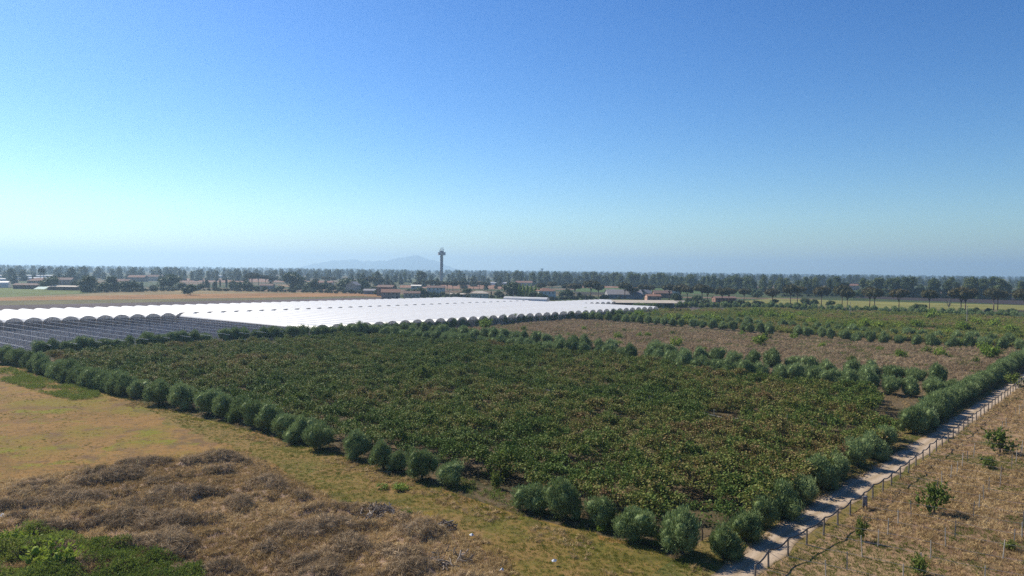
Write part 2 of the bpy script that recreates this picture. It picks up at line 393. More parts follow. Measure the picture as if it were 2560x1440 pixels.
sheet('grass_strip', PP([(330, 1005), (850, 1143), (1130, 1238), (1300, 1293), (1620, 1373), (1748, 1440), (1640, 1560), (1400, 1600), (1290, 1440), (1130, 1310), (980, 1262), (830, 1248), (700, 1175), (560, 1118), (430, 1060)]), .006, groundmat('strip_grass', [(.30, (.10, .095, .022)), (.45, (.17, .135, .03)), (.56, (.26, .165, .055)), (.68, (.14, .11, .035))], .06, .6, 4, (.35, .4, .25), .5, .15, patch=[(.1, .55, .68, (.30, .18, .075)), (.3, .56, .7, (.12, .13, .02))]), jit=3.0)
strip('dirt_track', roadc, 1.75, -1.6, .022, track_mat(), .8, .9)

dead_poly = PP([(1000, 838), (1300, 812), (1440, 800), (1700, 822), (1930, 840), (2200, 862), (2540, 880), (2640, 885), (2440, 985), (2390, 985), (2100, 955), (1640, 905), (1560, 880), (1250, 858)])
sheet('dry_orchard_floor', dead_poly, .016, M_dead, jit=3.0)
green_poly = PP([(1440, 795), (1560, 780), (1900, 775), (2100, 779), (2560, 800), (2700, 806), (2700, 880), (2540, 868), (2200, 850), (1930, 830), (1700, 812)])
sheet('weedy_orchard_floor', green_poly, .018, groundmat('weedy_floor', [(.3, (.06, .055, .025)), (.5, (.12, .095, .05)), (.7, (.2, .13, .08))], .04, .3, 3))

# --- fields beyond
def gm(name, c, v=.3, rows=None): return groundmat(name, [(.3, tuple(q * (1 - v) for q in c)), (.5, c), (.7, tuple(q * (1 + v) for q in c))], .02, .15, 1.0, (.4, .35, .25), 0, 0, rows)
FIELDS = [
 ('ploughed_strip', (.115, .085, .085), [(-400, 800), (-400, 764), (0, 763), (640, 750), (960, 743), (960, 760), (0, 800)]),
 ('olive_green_crop', (.13, .115, .045), [(-400, 752), (0, 751.5), (640, 744), (900, 740), (960, 743), (640, 750), (0, 763), (-400, 764)]),
 ('orange_stubble', (.30, .155, .055), [(-400, 746), (0, 744), (320, 737), (640, 733), (850, 732.5), (960, 736), (960, 743), (900, 740), (640, 744), (0, 751.5), (-400, 752)]),
 ('tan_stubble', (.24, .18, .08), [(0, 742.5), (240, 733), (440, 724.5), (640, 728.5), (900, 731), (850, 732.5), (640, 733), (320, 737), (0, 744)]),
 ('green_crop', (.13, .16, .035), [(-400, 720), (0, 718.5), (200, 723), (262, 730), (120, 737), (0, 742.5), (-400, 745)]),
 ('yellow_green_field', (.21, .20, .055), [(1860, 752), (1930, 746), (2100, 751), (2560, 763), (2900, 771), (2900, 790), (2560, 775), (2300, 773), (2100, 767), (1860, 762)]),
 ('dark_ploughed_field', (.045, .034, .034), [(2160, 735), (2300, 738), (2560, 745), (2900, 752), (2900, 769), (2560, 762), (2190, 747), (2120, 743)]),
 ('dark_crop_strip', (.05, .042, .03), [(1438, 729), (1520, 730), (1620, 733), (1560, 737), (1440, 736)]),
 ('green_bean_field', (.075, .12, .03), [(1440, 720), (1700, 720), (1900, 726), (1900, 735), (1700, 735), (1440, 729)]),
 ('brown_field', (.24, .135, .085), [(1440, 713), (1640, 713), (1760, 719), (1440, 720)]),
 ('red_brown_field', (.26, .14, .085), [(1000, 713), (1270, 711), (1290, 724), (1000, 719)]),
 ('pink_brown_field', (.26, .15, .10), [(430, 696), (720, 695), (800, 704), (560, 706), (430, 704)]),
 ('tan_field', (.26, .17, .09), [(690, 712), (860, 712), (930, 716), (700, 717)]),
 ('dark_green_field', (.06, .08, .028), [(300, 705), (440, 703), (470, 714), (300, 716)]),
 ('meadow', (.10, .11, .04), [(960, 699), (1180, 700), (1200, 709), (960, 709)]),
]
for i, (n, c, px) in enumerate(FIELDS): sheet(n, PP(px), -.1 + .006 * i, gm(n, c))

# --- far hills: the long headland on the horizon
def headland():
    D = 14000.0; prof = [(755, 0), (775, 3), (805, 14), (850, 19), (885, 22), (905, 18), (935, 17), (965, 20), (985, 24), (1010, 27), (1030, 33), (1045, 34), (1060, 27), (1078, 23), (1100, 16), (1130, 4), (1150, 0)]
    xs = np.linspace(755, 1150, 120); h = np.interp(xs, [a for a, _ in prof], [b for _, b in prof])
    h = np.maximum(0, h + (np.sin(xs * .31) * .5 + np.sin(xs * .83 + 1) * .4 + rng.normal(0, .25, len(xs))) * (h > 1))
    v = []; rows = 9
    for r in range(rows):
        k = r / (rows - 1); prf = math.sin(math.pi * k) ** .8 if 0 < k < 1 else 0
        for i, x in enumerate(xs):
            d = D - 900 + 1800 * k
            hh = h[i] * D / F * prf * (1 + .12 * math.sin(i * .37 + r * 1.7) * (r != rows // 2))
            v.append(((x - 1280) / F * D + rng.normal(0, 6), d, hh + (25 if hh > 0 else 0) * min(1, h[i] / 5) - 1))
    n = len(xs); f = np.array([(r * n + i, r * n + i + 1, (r + 1) * n + i + 1, (r + 1) * n + i) for r in range(rows - 1) for i in range(n - 1)])
    o = link('hills', mesh_np('hills', v, f, groundmat('hill_wood', [(.3, (.04, .05, .03)), (.7, (.12, .11, .08))], .001, .004, .02, bump=0), smooth=True)); o['kind'] = 'structure'
headland()

# --- haze: the air itself
hz = MB(); hz.box((0, 3000, 174), (32800, 32800, 360)); ho = hz.build('haze', None); ho['kind'] = 'stuff'
hm = bpy.data.materials.new('haze_air'); hm.use_nodes = True; t = hm.node_tree; t.nodes.clear()
pv = t.nodes.new('ShaderNodeVolumePrincipled'); out = t.nodes.new('ShaderNodeOutputMaterial'); t.links.new(pv.outputs[0], out.inputs['Volume'])
pv.inputs['Density'].default_value = 1.5e-4; pv.inputs['Color'].default_value = (.44, .635, .82, 1); pv.inputs['Anisotropy'].default_value = .38
pv.inputs['Density Attribute'].default_value = ''
try: hm.cycles.homogeneous_volume = True
except Exception: pass
ho.data.materials.append(hm); tag(ho, 'pale blue haze filling the air over the plain', 'haze')

# ================================================================== TREES AND SHRUBS (prototypes)
M_bark = plain('bark', (.11, .085, .065), .9, .35, 6)
M_pinebark = plain('pine_bark', (.16, .095, .07), .9, .35, 3)
M_palebark = plain('pale_bark', (.30, .25, .20), .85, .3, 2)
M_olive = leafmat('olive_leaf', [(0, (.066, .098, .03)), (.35, (.14, .19, .066)), (.6, (.23, .295, .12)), (1, (.36, .42, .20))], .6, .18, .12, tw=.25, k=1.08)
M_euc = leafmat('eucalyptus_leaf', k=1.0, stops= [(0, (.05, .075, .025)), (.5, (.095, .125, .04)), (1, (.18, .20, .07))], rough=.6, trans=.15, spec=.12)
M_pine = leafmat('pine_needles', [(0, (.05, .055, .022)), (.5, (.085, .08, .035)), (1, (.125, .095, .05))], .65, .1, .1, k=1.15)
M_broad = leafmat('broadleaf', [(0, (.025, .045, .015)), (.5, (.05, .08, .025)), (1, (.095, .12, .04))], .6, .2, .12)
M_bright = leafmat('bright_leaf', [(0, (.10, .16, .02)), (.5, (.19, .27, .035)), (1, (.32, .36, .06))], .6, .3, .12)
M_weed = leafmat('weed_leaf', [(0, (.07, .11, .02)), (.5, (.14, .18, .035)), (1, (.24, .26, .06))], .6, .25, .12)
M_dark = leafmat('cypress_leaf', [(0, (.018, .032, .014)), (1, (.05, .07, .03))], .6, .08, .2)

def limbs_mesh(name, h0, tips, r, mat, n=6, bend=.15, base=(0, 0)):
    b = MB(); b.tube([(base[0], base[1], -.1), (base[0] * .6, base[1] * .6, h0 * .5), (0, 0, h0)], [r * 1.25, r, r * .85], n)
    for t in tips:
        t = np.array(t); m = np.array([t[0] * .45, t[1] * .45, h0 + (t[2] - h0) * (.5 + bend)]); b.tube([(0, 0, h0 - r * .4), m, t], [r * .6, r * .38, r * .12], max(4, n - 2))
    return b.mesh(name, mat, True)
def olive_proto(s):
    global rng
    rng = np.random.default_rng(100 + s); L = []; w = rng.uniform(1.5, 1.95); hh = rng.uniform(2.9, 3.5)
    n = rng.integers(13, 18)
    for k in range(n):
        a = 2 * math.pi * (k + rng.uniform(-.3, .3)) / n * 2.0; q = rng.uniform(.35, .85) if k < n - 2 else .2
        z = rng.uniform(.18, .74) * hh if k < n - 2 else hh * .78
        rr = rng.uniform(.42, .85)
        L.append((math.cos(a) * w * q * .9, math.sin(a) * w * q * .9, max(z, rr * .9 + .1), rr, rr, rr * rng.uniform(.95, 1.35)))
    L.append((0, 0, hh * .42, w * .66, w * .66, hh * .38))
    crown = lobed(L, 430, .34, .058, M_olive, 'olive_crown', up=.85, out=.5, rnd=.5, core=.72, leaves=2, shell=(.7, 1.2))
    tr = limbs_mesh('olive_trunk', .9, [(l[0] * .8, l[1] * .8, l[2]) for l in L[:5]], .17, M_bark, base=(rng.uniform(-.2, .2), rng.uniform(-.2, .2)))
    return crown, tr
OLIVES = [olive_proto(s) for s in range(7)]
def euc_proto(s, H=22.0, wide=1.0, mat=None, per=26, L=1.25, W=.62):
    global rng
    rng = np.random.default_rng(200 + s); Lb = []
    n = rng.integers(11, 17)
    for k in range(n):
        f = (k + .5) / n; z = H * (.10 + .80 * f) + rng.normal(0, .5); env = math.sin(math.pi * (.34 + .58 * f)) ** .8
        a = rng.uniform(0, 6.283); q = rng.uniform(.25, 1) * 4.3 * wide * env; r = rng.uniform(1.7, 3.0) * wide ** .5
        Lb.append((math.cos(a) * q, math.sin(a) * q, z, r, r, r * rng.uniform(.75, 1.05)))
    Lb.append((0, 0, H * .92, 1.5, 1.5, 1.6))
    for k in range(5): a = k * 1.26 + rng.uniform(0, 1); Lb.append((math.cos(a) * 2.6 * wide, math.sin(a) * 2.6 * wide, H * rng.uniform(.06, .16), H * .11, H * .11, H * .10))
    crown = lobed(Lb, per, L, W, mat or M_euc, 'crown', up=-.1, out=.5, rnd=.8, core=.6, shell=(.6, 1.2))
    tr = limbs_mesh('trunk', H * .42, [(l[0], l[1], l[2]) for l in Lb[::2]], .38, M_palebark if mat is None else M_bark)
    return crown, tr
EUC = [euc_proto(s) for s in range(5)]
BROAD = [euc_proto(20 + s, 11.0, 1.15, M_broad, 40, .8, .5) for s in range(3)]
def round_proto(s, mat, H=5.0, w=3.0, per=70, L=.5, W=.28, name='crown', low=.2):
    global rng
    rng = np.random.default_rng(300 + s); Lb = []
    for k in range(9):
        a = k * 2.4; q = rng.uniform(.3, .75) * w; r = rng.uniform(.38, .55) * w; Lb.append((math.cos(a) * q, math.sin(a) * q, max(rng.uniform(low + .1, .72) * H, r * .8), r, r, r * .9))
    Lb.append((0, 0, H * .7, w * .5, w * .5, H * .28))
    return lobed(Lb, per, L, W, mat, name, up=.3, rnd=.7, core=.75), limbs_mesh('trunk', H * .3, [(l[0] * .7, l[1] * .7, l[2]) for l in Lb[:4]], .03 * H, M_bark)
BUSHY = [round_proto(s, M_broad, 6.0, 3.4, 45, .6, .35) for s in range(3)]
def pine_proto(s):
    global rng
    rng = np.random.default_rng(400 + s); H = 13.0; Lb = []
    n = rng.integers(14, 19); w = rng.uniform(4.8, 6.0); ax = rng.uniform(-.6, .6)
    for k in range(n):
        a = 2.4 * k + rng.uniform(-.3, .3); q = w * math.sqrt((k + .3) / n) * .8; r = rng.uniform(1.5, 2.2)
        Lb.append((math.cos(a) * q + ax, math.sin(a) * q, H - 2.3 - .10 * q * q / w * 2.4 + rng.normal(0, .35), r * 1.1, r * 1.1, rng.uniform(1.5, 2.2)))
    crown = lobed(Lb, 60, .75, .4, M_pine, 'crown', up=.5, out=.5, rnd=.6, core=.88)
    tips = [(l[0] * .8, l[1] * .8, l[2] - .4) for l in Lb[2::2]]
    tr = limbs_mesh('trunk', H * rng.uniform(.38, .5), tips, .30, M_pinebark, bend=.1)
    return crown, tr
PINES = [pine_proto(s) for s in range(6)]
def column_proto(s, mat, H=9.0, w=1.1):
    global rng
    rng = np.random.default_rng(500 + s)
    Lb = [(rng.normal(0, .08 * w), rng.normal(0, .08 * w), H * (.08 + .86 * k / 8), w * math.sin(math.pi * (.18 + .76 * k / 8)) ** .7, w * math.sin(math.pi * (.18 + .76 * k / 8)) ** .7, H * .09) for k in range(9)]
    b = MB(); b.tube([(0, 0, -.1), (0, 0, H * .5)], [.16, .08], 6)
    return lobed(Lb, 40, .6, .3, mat, 'crown', up=1.0, out=.3, rnd=.4, core=.75), b.mesh('trunk', M_bark)
CYP = [column_proto(s, M_dark) for s in range(2)]
POP = [column_proto(10 + s, M_bright, 10.0, 1.7) for s in range(3)]
def shrub_proto(s, mat, per=150, L=.22, W=.10, up=.6):
    """loose shrub about 2 m tall, 2.4 m wide, with stems"""
    global rng
    rng = np.random.default_rng(600 + s); Lb = []
    for k in range(13):
        a = k * 2.4; q = rng.uniform(.1, .95); r = rng.uniform(.25, .5); Lb.append((math.cos(a) * q, math.sin(a) * q, rng.uniform(.3, 1.75 - .5 * q), r, r, r * 1.3))
    return lobed(Lb, per, L, W, mat, 'foliage', up=up, out=.45, rnd=.7, core=.4, leaves=2, shell=(.35, 1.25)), limbs_mesh('stem', .35, [l[:3] for l in Lb[:5]], .05, M_bark, 5)
SHRUB_B = [shrub_proto(s, M_bright) for s in range(3)]
SHRUB_W = [shrub_proto(10 + s, M_weed) for s in range(3)]
rng = np.random.default_rng(11)
def plant(name, proto, xy, s, label, cat, group, parts=('crown', 'trunk'), rz=None, z=0.0):
    e = empty(name, (xy[0], xy[1], z), random.uniform(0, 6.28) if rz is None else rz, s, label, cat, group)
    link(parts[0], proto[0], e)
    if proto[1]: link(parts[1], proto[1], e)
    return e

# ------------------------------------------------------------------ olive rows
ROWS = []   # (points, scales, row phrase)
near_left = [(1125, 1215, .9), (1055, 1198, 1.0), (993, 1178, .76), (955, 1172, .9), (893, 1147, 1.05)]
nl2 = [(797, 1122, 1.12), (748, 1104, .95), (715, 1092, 1.0), (675, 1078, 1.05), (637, 1066, 1.0), (600, 1055, 1.0), (562, 1046, .98), (522, 1036, 1.0), (458, 1022, 1.12), (395, 1011, 1.2), (346, 995, 1.02)]
pl = PP([(a, b) for a, b, _ in near_left + nl2]); rest = along(PP([(312, 988), (200, 962), (75, 925)]), 3.1, .6)
ROWS.append((np.vstack([pl, rest]), np.concatenate([[c for _, _, c in near_left], [c * 1.12 for _, _, c in nl2], rng.uniform(1.05, 1.3, len(rest))]), 'along the dry field edge, {} from the front gap'))
fr = [(1327, 1278, 1.02), (1412, 1297, .96), (1503, 1316, .8), (1584, 1352, .98), (1702, 1386, 1.03)]
ROWS.append((PP([(a, b) for a, b, _ in fr]), np.array([c for *_, c in fr]), 'of the front corner five, {} counting toward the track'))
rt = [(1812, 1394, .92), (1862, 1350, .94), (1908, 1318, .88), (1955, 1290, .92), (2005, 1258, .95), (2052, 1222, 1.0), (2092, 1198, .92), (2140, 1166, 1.0), (2182, 1145, 1.05), (2215, 1122, 1.05)]
rt_far = along(np.vstack([PP([(2280, 1083), (2330, 1047), (2400, 1003), (2480, 955), (2550, 913)]), [P(2550, 913) + U * 75]]), 3.1, .5)
ROWS.append((np.vstack([PP([(a, b) for a, b, _ in rt]), rt_far]), np.concatenate([[c for *_, c in rt], rng.uniform(.98, 1.2, len(rt_far))]), 'lining the dirt track, {} from its near end'))
def addrow(px, step, lo, hi, phrase, gaps=()):
    p = along(PP(px), step, .9); k = np.ones(len(p), bool)
    for (a, b) in gaps:
        ga, gb = P(*a), P(*b); c = (ga + gb) / 2; k &= np.linalg.norm(p - c, axis=1) > np.linalg.norm(ga - gb) / 2
    p = p[k] + rng.normal(0, .35, (k.sum(), 2)); ROWS.append((p, rng.uniform(lo, hi, len(p)), phrase))
addrow([(965, 846), (1200, 866), (1400, 887), (1560, 900), (1640, 915), (1760, 938), (1900, 952), (2000, 960), (2100, 973), (2250, 990), (2385, 994)], 3.9, 1.1, 1.4, 'in double row behind kiwi canopy, front file, {} from left end', [((1592, 905), (1612, 908))])
addrow([(985, 832), (1100, 840), (1250, 853), (1400, 868), (1520, 877), (1640, 895), (1800, 912), (1950, 924), (2100, 940), (2250, 957), (2370, 968)], 4.8, 1.1, 1.4, 'in double row behind kiwi canopy, rear file, {} from left end', [((1535, 878), (1630, 893))])
addrow([(95, 891), (300, 875), (450, 863), (600, 852), (780, 846), (900, 840), (970, 834)], 3.4, 1.1, 1.4, 'screening the bare tunnel frames, {} from left end', [((515, 858), (530, 857))])
addrow([(-60, 905), (10, 908), (48, 914)], 3.2, 1.1, 1.3, 'at the corner beside the mulched beds, {} from the left')
addrow([(1440, 797), (1560, 805), (1700, 817), (1850, 828), (1925, 836), (2050, 845), (2200, 859), (2350, 868), (2540, 878), (2620, 881)], 5.0, 1.05, 1.35, 'across far side of dry orchard, front file, {} from left end', [((1930, 836), (1985, 840))])
NO = 0
OL_ALL = []
for p, s, ph in ROWS:
    for k in range(len(p)):
        sx = float(s[k]); q = OLIVES[random.randrange(7)]
        plant('olive_tree', q, p[k], (sx * random.uniform(.86, 1.16), sx * random.uniform(.86, 1.16), sx * random.uniform(.9, 1.2)), 'olive tree ' + ph.format(nth(k + 1)), 'olive tree', 'rows of olive trees'); NO += 1
        OL_ALL.append(p[k])
OL_ALL = np.array(OL_ALL)
# the farthest row is beyond the three hundred largest: one mass
pf = np.vstack([along(PP([(1420, 787), (1560, 794), (1700, 801), (1850, 814), (2000, 824), (2200, 840), (2400, 853), (2540, 861)]), 5.4, 1.5), along(PP([(985, 832), (1100, 823), (1230, 813), (1420, 800), (1530, 791), (1590, 784)]), 4.6, 1.5), along(PP([(1585, 774), (1700, 769), (1840, 769), (1920, 774), (2100, 780), (2300, 787), (2560, 799), (2700, 806)]), 4.2, 1.5), along(PP([(1930, 770), (2100, 775), (2300, 782), (2560, 793)]), 5.5, 2)])
scatter('olive_hedge', 'olive_protos', [o[0] for o in OLIVES], pf, rng.uniform(.95, 1.35, len(pf)), tilt=.03, label='distant grey-green olive rows between the weedy orchard, white tunnels and umbrella pines', cat='hedge')
print('olives', NO)

# ================================================================== KIWI CANOPY
M_kiwi = leafmat('kiwi_leaf', [(0, (.045, .085, .016)), (.25, (.105, .155, .03)), (.45, (.175, .185, .045)), (.6, (.21, .165, .06)), (.75, (.22, .14, .065)), (1, (.20, .11, .06))], .6, .2, .08, tint=True, tw=.72, k=1.0)
def kiwi_clump(s, n=34, R0=.58, zs=.22, L=.24):
    global rng
    rng = np.random.default_rng(700 + s); S = Leaves()
    r = R0 * np.sqrt(rng.random(n)); a = rng.random(n) * 6.283
    c = np.stack([r * np.cos(a), r * np.sin(a), rng.normal(0, zs, n) + .18 * (1 - (r / R0) ** 2)], 1)
    nrm = unit(np.array([0, 0, 1.0]) + rng.normal(0, .75, (n, 3))); d = unit(np.cross(nrm, rdir(n)))
    v, f = kites(c, d, nrm, rng.uniform(.7, 1.25, n) * L, rng.uniform(.7, 1.2, n) * L * .95, .12)
    S.add(v, f, rng.random(n)); return S.mesh('leaf_clump', M_kiwi)
def kiwi_shoot(s):
    global rng
    rng = np.random.default_rng(740 + s); S = Leaves()
    for k in range(7):
        n = 9; a, q = rng.uniform(0, 6.283), rng.uniform(0, .5); t = np.linspace(0, 1, n)
        dx, dy, h = rng.normal(0, .35), rng.normal(0, .35), rng.uniform(.5, 1.3)
        c = np.stack([math.cos(a) * q + dx * t, math.sin(a) * q + dy * t, h * t], 1) + rng.normal(0, .04, (n, 3))
        v, f = kites(c, rdir(n) + np.array([0, 0, .2]), unit(rdir(n) + np.array([0, 0, .8])), .2, .17, .1); S.add(v, f, rng.random(n) * .5)
    return S.mesh('leafy_shoots', M_kiwi)
KC = [kiwi_clump(s) for s in range(5)] + [kiwi_shoot(s) for s in range(3)]
rng = np.random.default_rng(21)
kpx = [(105, 892), (330, 872), (520, 862), (700, 850), (880, 838), (960, 842), (1180, 858), (1400, 880), (1560, 895), (1650, 910), (1780, 935), (1900, 945), (2000, 953), (2100, 965), (2180, 975), (2205, 1005), (2170, 1040), (2250, 1075), (2235, 1090), (2130, 1130), (2060, 1175), (1990, 1215), (1900, 1265), (1790, 1310), (1740, 1312), (1660, 1304), (1560, 1276), (1480, 1252), (1380, 1228), (1290, 1200), (1200, 1165), (1060, 1138), (930, 1110), (840, 1086), (700, 1050), (560, 1020), (400, 984), (240, 940)]
kiwi_poly = PP(kpx, 1.8)
kp = fill(kiwi_poly, 4.2)
row_t = (kp @ np.array([-V[1], V[0]])) / 4.5                     # vine rows run across the track
rowf = .5 + .5 * np.cos(2 * math.pi * row_t)
n1, n2, n3 = vnoise(kp, 22, 1), vnoise(kp, 5, 2), vnoise(kp, 1.9, 3)
zz = .5 + .9 * rowf + .75 * n2 + 1.35 * n3 + rng.normal(0, .12, len(kp))
gap = ((n2 * .4 + n3 * .6 + rng.normal(0, .05, len(kp))) < .37) | ((rowf < .22) & (rng.random(len(kp)) < .75))
patch = inpoly(kp, PP([(1755, 1035), (1850, 1040), (1870, 1062), (1800, 1070), (1760, 1055)], 1.0)) | inpoly(kp, PP([(1200, 1170), (1320, 1190), (1320, 1215), (1190, 1190)], 1.5))
keep = ~gap & ~patch
# browner toward the far side and the track end
far = np.clip((kp @ U - (P(1300, 1190) @ U)) / 130, 0, 1)
tin = np.clip(.12 + .6 * (n1 - .42) + .55 * (n2 - .5) + .6 * far * (vnoise(kp, 17, 9) - .2) + rng.normal(0, .16, len(kp)), 0, 1)
idx = rng.integers(0, 5, len(kp)); sh = rng.random(len(kp)) < (.02 + .12 * (vnoise(kp, 4, 12) > .72)); idx[sh] = rng.integers(5, 8, sh.sum()); tin[sh] *= .5
sc_k = rng.uniform(.75, 1.1, len(kp)) * (.8 + .5 * n3)
scatter('kiwi_canopy', 'kiwi_protos', KC, np.column_stack([kp, zz])[keep], sc_k[keep], idx[keep], tin[keep], tilt=.22, label='dense kiwi vine canopy, dark green mottled with brown, in the middle of the scene', cat='kiwi vines')
print('kiwi clumps', keep.sum())
# trunks and posts at the open edge of the canopy
M_conc = plain('concrete', (.36, .34, .31), .85, .2, 8)
M_stake = plain('stake_concrete', (.33, .30, .25), .85, .2, 6)
M_wood = plain('weathered_wood', (.20, .17, .14), .9, .3, 5)
edge_px = [(1175, 1195), (1195, 1200), (1222, 1206), (1250, 1212), (1370, 1240), (1395, 1250), (1450, 1268), (1475, 1270), (1535, 1300), (1640, 1310), (1665, 1330), (1690, 1322), (1755, 1352), (1845, 1315)]
for k, (a, b) in enumerate(edge_px):
    q = P(a, b); m = MB(); h = 1.9
    m.tube([(0, 0, -.1), (.06, .03, .7), (-.04, .08, 1.3), (.02, 0, h)], [.075, .06, .055, .04], 6); m.tube([(0, .05, 1.4), (.5, .3, h + .1)], [.035, .02], 5); m.tube([(0, .05, 1.3), (-.5, -.2, h + .1)], [.035, .02], 5)
    tag(m.build('kiwi_trunk', M_bark, loc=(q[0], q[1], 0)), 'bare kiwi trunk under the canopy edge, %s from left behind the corner olives' % nth(k + 1), 'vine trunk', 'kiwi trunks at the canopy edge')

# ================================================================== GREENHOUSES
def film_mat(name, col, trans, alpha=1.0, rough=.45):
    m, t, b, out = newmat(name)
    tc = t.nodes.new('ShaderNodeTexCoord'); n = noise_n(t, tc.outputs['Object'], .25, 4)
    r = ramp(t, [(.35, tuple(c * .88 for c in col)), (.62, col)]); t.links.new(n, r.inputs[0]); t.links.new(r.outputs[0], b.inputs['Base Color'])
    b.inputs['Roughness'].default_value = rough; b.inputs['Specular IOR Level'].default_value = .4
    tr = t.nodes.new('ShaderNodeBsdfTranslucent'); t.links.new(r.outputs[0], tr.inputs[0])
    mx = t.nodes.new('ShaderNodeMixShader'); mx.inputs[0].default_value = trans
    t.links.new(b.outputs[0], mx.inputs[1]); t.links.new(tr.outputs[0], mx.inputs[2]); s = mx.outputs[0]
    if alpha < 1:
        tp = t.nodes.new('ShaderNodeBsdfTransparent'); m2 = t.nodes.new('ShaderNodeMixShader'); m2.inputs[0].default_value = alpha
        t.links.new(tp.outputs[0], m2.inputs[1]); t.links.new(s, m2.inputs[2]); s = m2.outputs[0]
    t.links.new(s, out.inputs[0]); return m
M_film = film_mat('white_film', (.72, .72, .71), .3)
M_gable = film_mat('gable_film', (.84, .82, .81), .72, .92, .3)
M_side = film_mat('side_film', (.75, .72, .74), .5, .6, .35)
M_steel = plain('galvanised_steel', (.42, .43, .45), .5, .15, 3)
M_dsteel = plain('dull_steel', (.17, .17, .2), .6, .2, 3)
EAVE, APEX = 3.1, 4.6
A0, A1 = P(35, 796, APEX), P(744, 771, APEX); UG = (A1 - A0) / 19.0; SP = np.linalg.norm(UG)      # one span
yardp = np.array([A0 - UG * 8 - V * 78, A0 + UG * 62 - V * 78, A0 + UG * 62 + V * 105, A0 - UG * 8 + V * 105])
sheet('greenhouse_yard', yardp, .010, groundmat('yard_soil', [(.3, (.075, .06, .055)), (.5, (.12, .10, .09)), (.7, (.17, .15, .13))], .05, .4, 2, (.4, .35, .25), .3, .1))
def span_mesh(L, nseg=10, nl=6):
    v = []; f = []; ug = UG
    for j in range(nl + 1):
        for i in range(nseg + 1):
            k = i / nseg; x = ug * (k - .5) * .95; z = EAVE + (APEX - EAVE) * (1 - (2 * k - 1) ** 2) ** .75
            q = V * (L * j / nl); v.append((x[0] + q[0], x[1] + q[1], z))
    n = nseg + 1
    for j in range(nl):
        for i in range(nseg): f.append((j * n + i, j * n + i + 1, (j + 1) * n + i + 1, (j + 1) * n + i))
    me = mesh_np('roof_span', v, np.array(f), M_film, smooth=True); return me
def gable_mesh(nseg=10):
    v = [(0, 0, 1.2 * 0 + .05)]; v = []
    for i in range(nseg + 1):
        k = i / nseg; x = UG * (k - .5) * .97; z = EAVE + (APEX - EAVE) * (1 - (2 * k - 1) ** 2) ** .75 - .04; v += [(x[0], x[1], EAVE - .25), (x[0], x[1], z)]
    f = np.array([(2 * i, 2 * i + 2, 2 * i + 3, 2 * i + 1) for i in range(nseg)]); return mesh_np('gable_film', v, f, M_gable)
def gframe_mesh():
    b = MB(); o = V * .08; arch = []
    for i in range(9):
        k = i / 8; x = UG * (k - .5) * .985; arch.append((x[0] + o[0], x[1] + o[1], EAVE + (APEX - EAVE) * (1 - (2 * k - 1) ** 2) ** .75))
    b.tube(arch, .05, 4)
    for k in (0, .25, .5, .75):
        x = UG * (k - .5); b.tube([(x[0] + o[0], x[1] + o[1], 0), (x[0] + o[0], x[1] + o[1], EAVE + (APEX - EAVE) * (1 - (2 * k - 1) ** 2) ** .75)], .045, 4)
    a, c = UG * -.5, UG * .5; b.tube([(a[0] + o[0], a[1] + o[1], EAVE), (c[0] + o[0], c[1] + o[1], EAVE)], .05, 4)
    return b.mesh('gable_frame', M_dsteel)
ME_g, ME_gf = gable_mesh(), gframe_mesh()
M_endw = film_mat('end_wall_film', (.62, .60, .62), .5, .4, .4)
_x = UG * .485; ME_ew = mesh_np('end_wall', [(-_x[0], -_x[1], .1), (_x[0], _x[1], .1), (_x[0], _x[1], EAVE - .3), (-_x[0], -_x[1], EAVE - .3)], np.array([(0, 1, 2, 3)]), M_endw)
def block(name, i0, i1, start, L, label, gables=True, dz=0.0):
    o0 = A0 + UG * i0 + V * start; e = empty(name, (o0[0], o0[1], dz), 0, 1, label, 'greenhouse', 'white plastic tunnel greenhouses'); ms = span_mesh(L)
    gut = MB(); gut.box((0, 0, 0), (L, .16, .12), VA); gm_ = gut.mesh('gutter', M_steel)
    for i in range(i1 - i0):
        q = UG * i; r = link('roof_span', ms, e, (q[0], q[1], 0))
        g = link('gutter', gm_, r, (*(V * L / 2 + UG * .5), EAVE - .12))
        if gables:
            q2 = q + V * L; gg = link('gable_film', ME_g, e, (q2[0], q2[1], 0)); link('gable_frame', ME_gf, gg); link('end_wall', ME_ew, e, (q2[0], q2[1], 0))
    return e, o0
L1 = 70.0
block('greenhouse', -8, 48, -L1, L1, 'long rear block of white plastic tunnels with grey arched ends, nearer the stubble fields')
I2 = 9; ga = P(768, 814, APEX); L2 = 98.0
S2 = 3.2
NB2 = int(round((P(1560, 771, EAVE) - (A0 + UG * I2)) @ (UG / SP) / SP)) if False else 37
e2, o2 = block('greenhouse', I2 + 1, I2 + 1 + NB2, S2, L2 - S2, 'front block of white plastic tunnels behind the olive screen, with sheeted side wall')
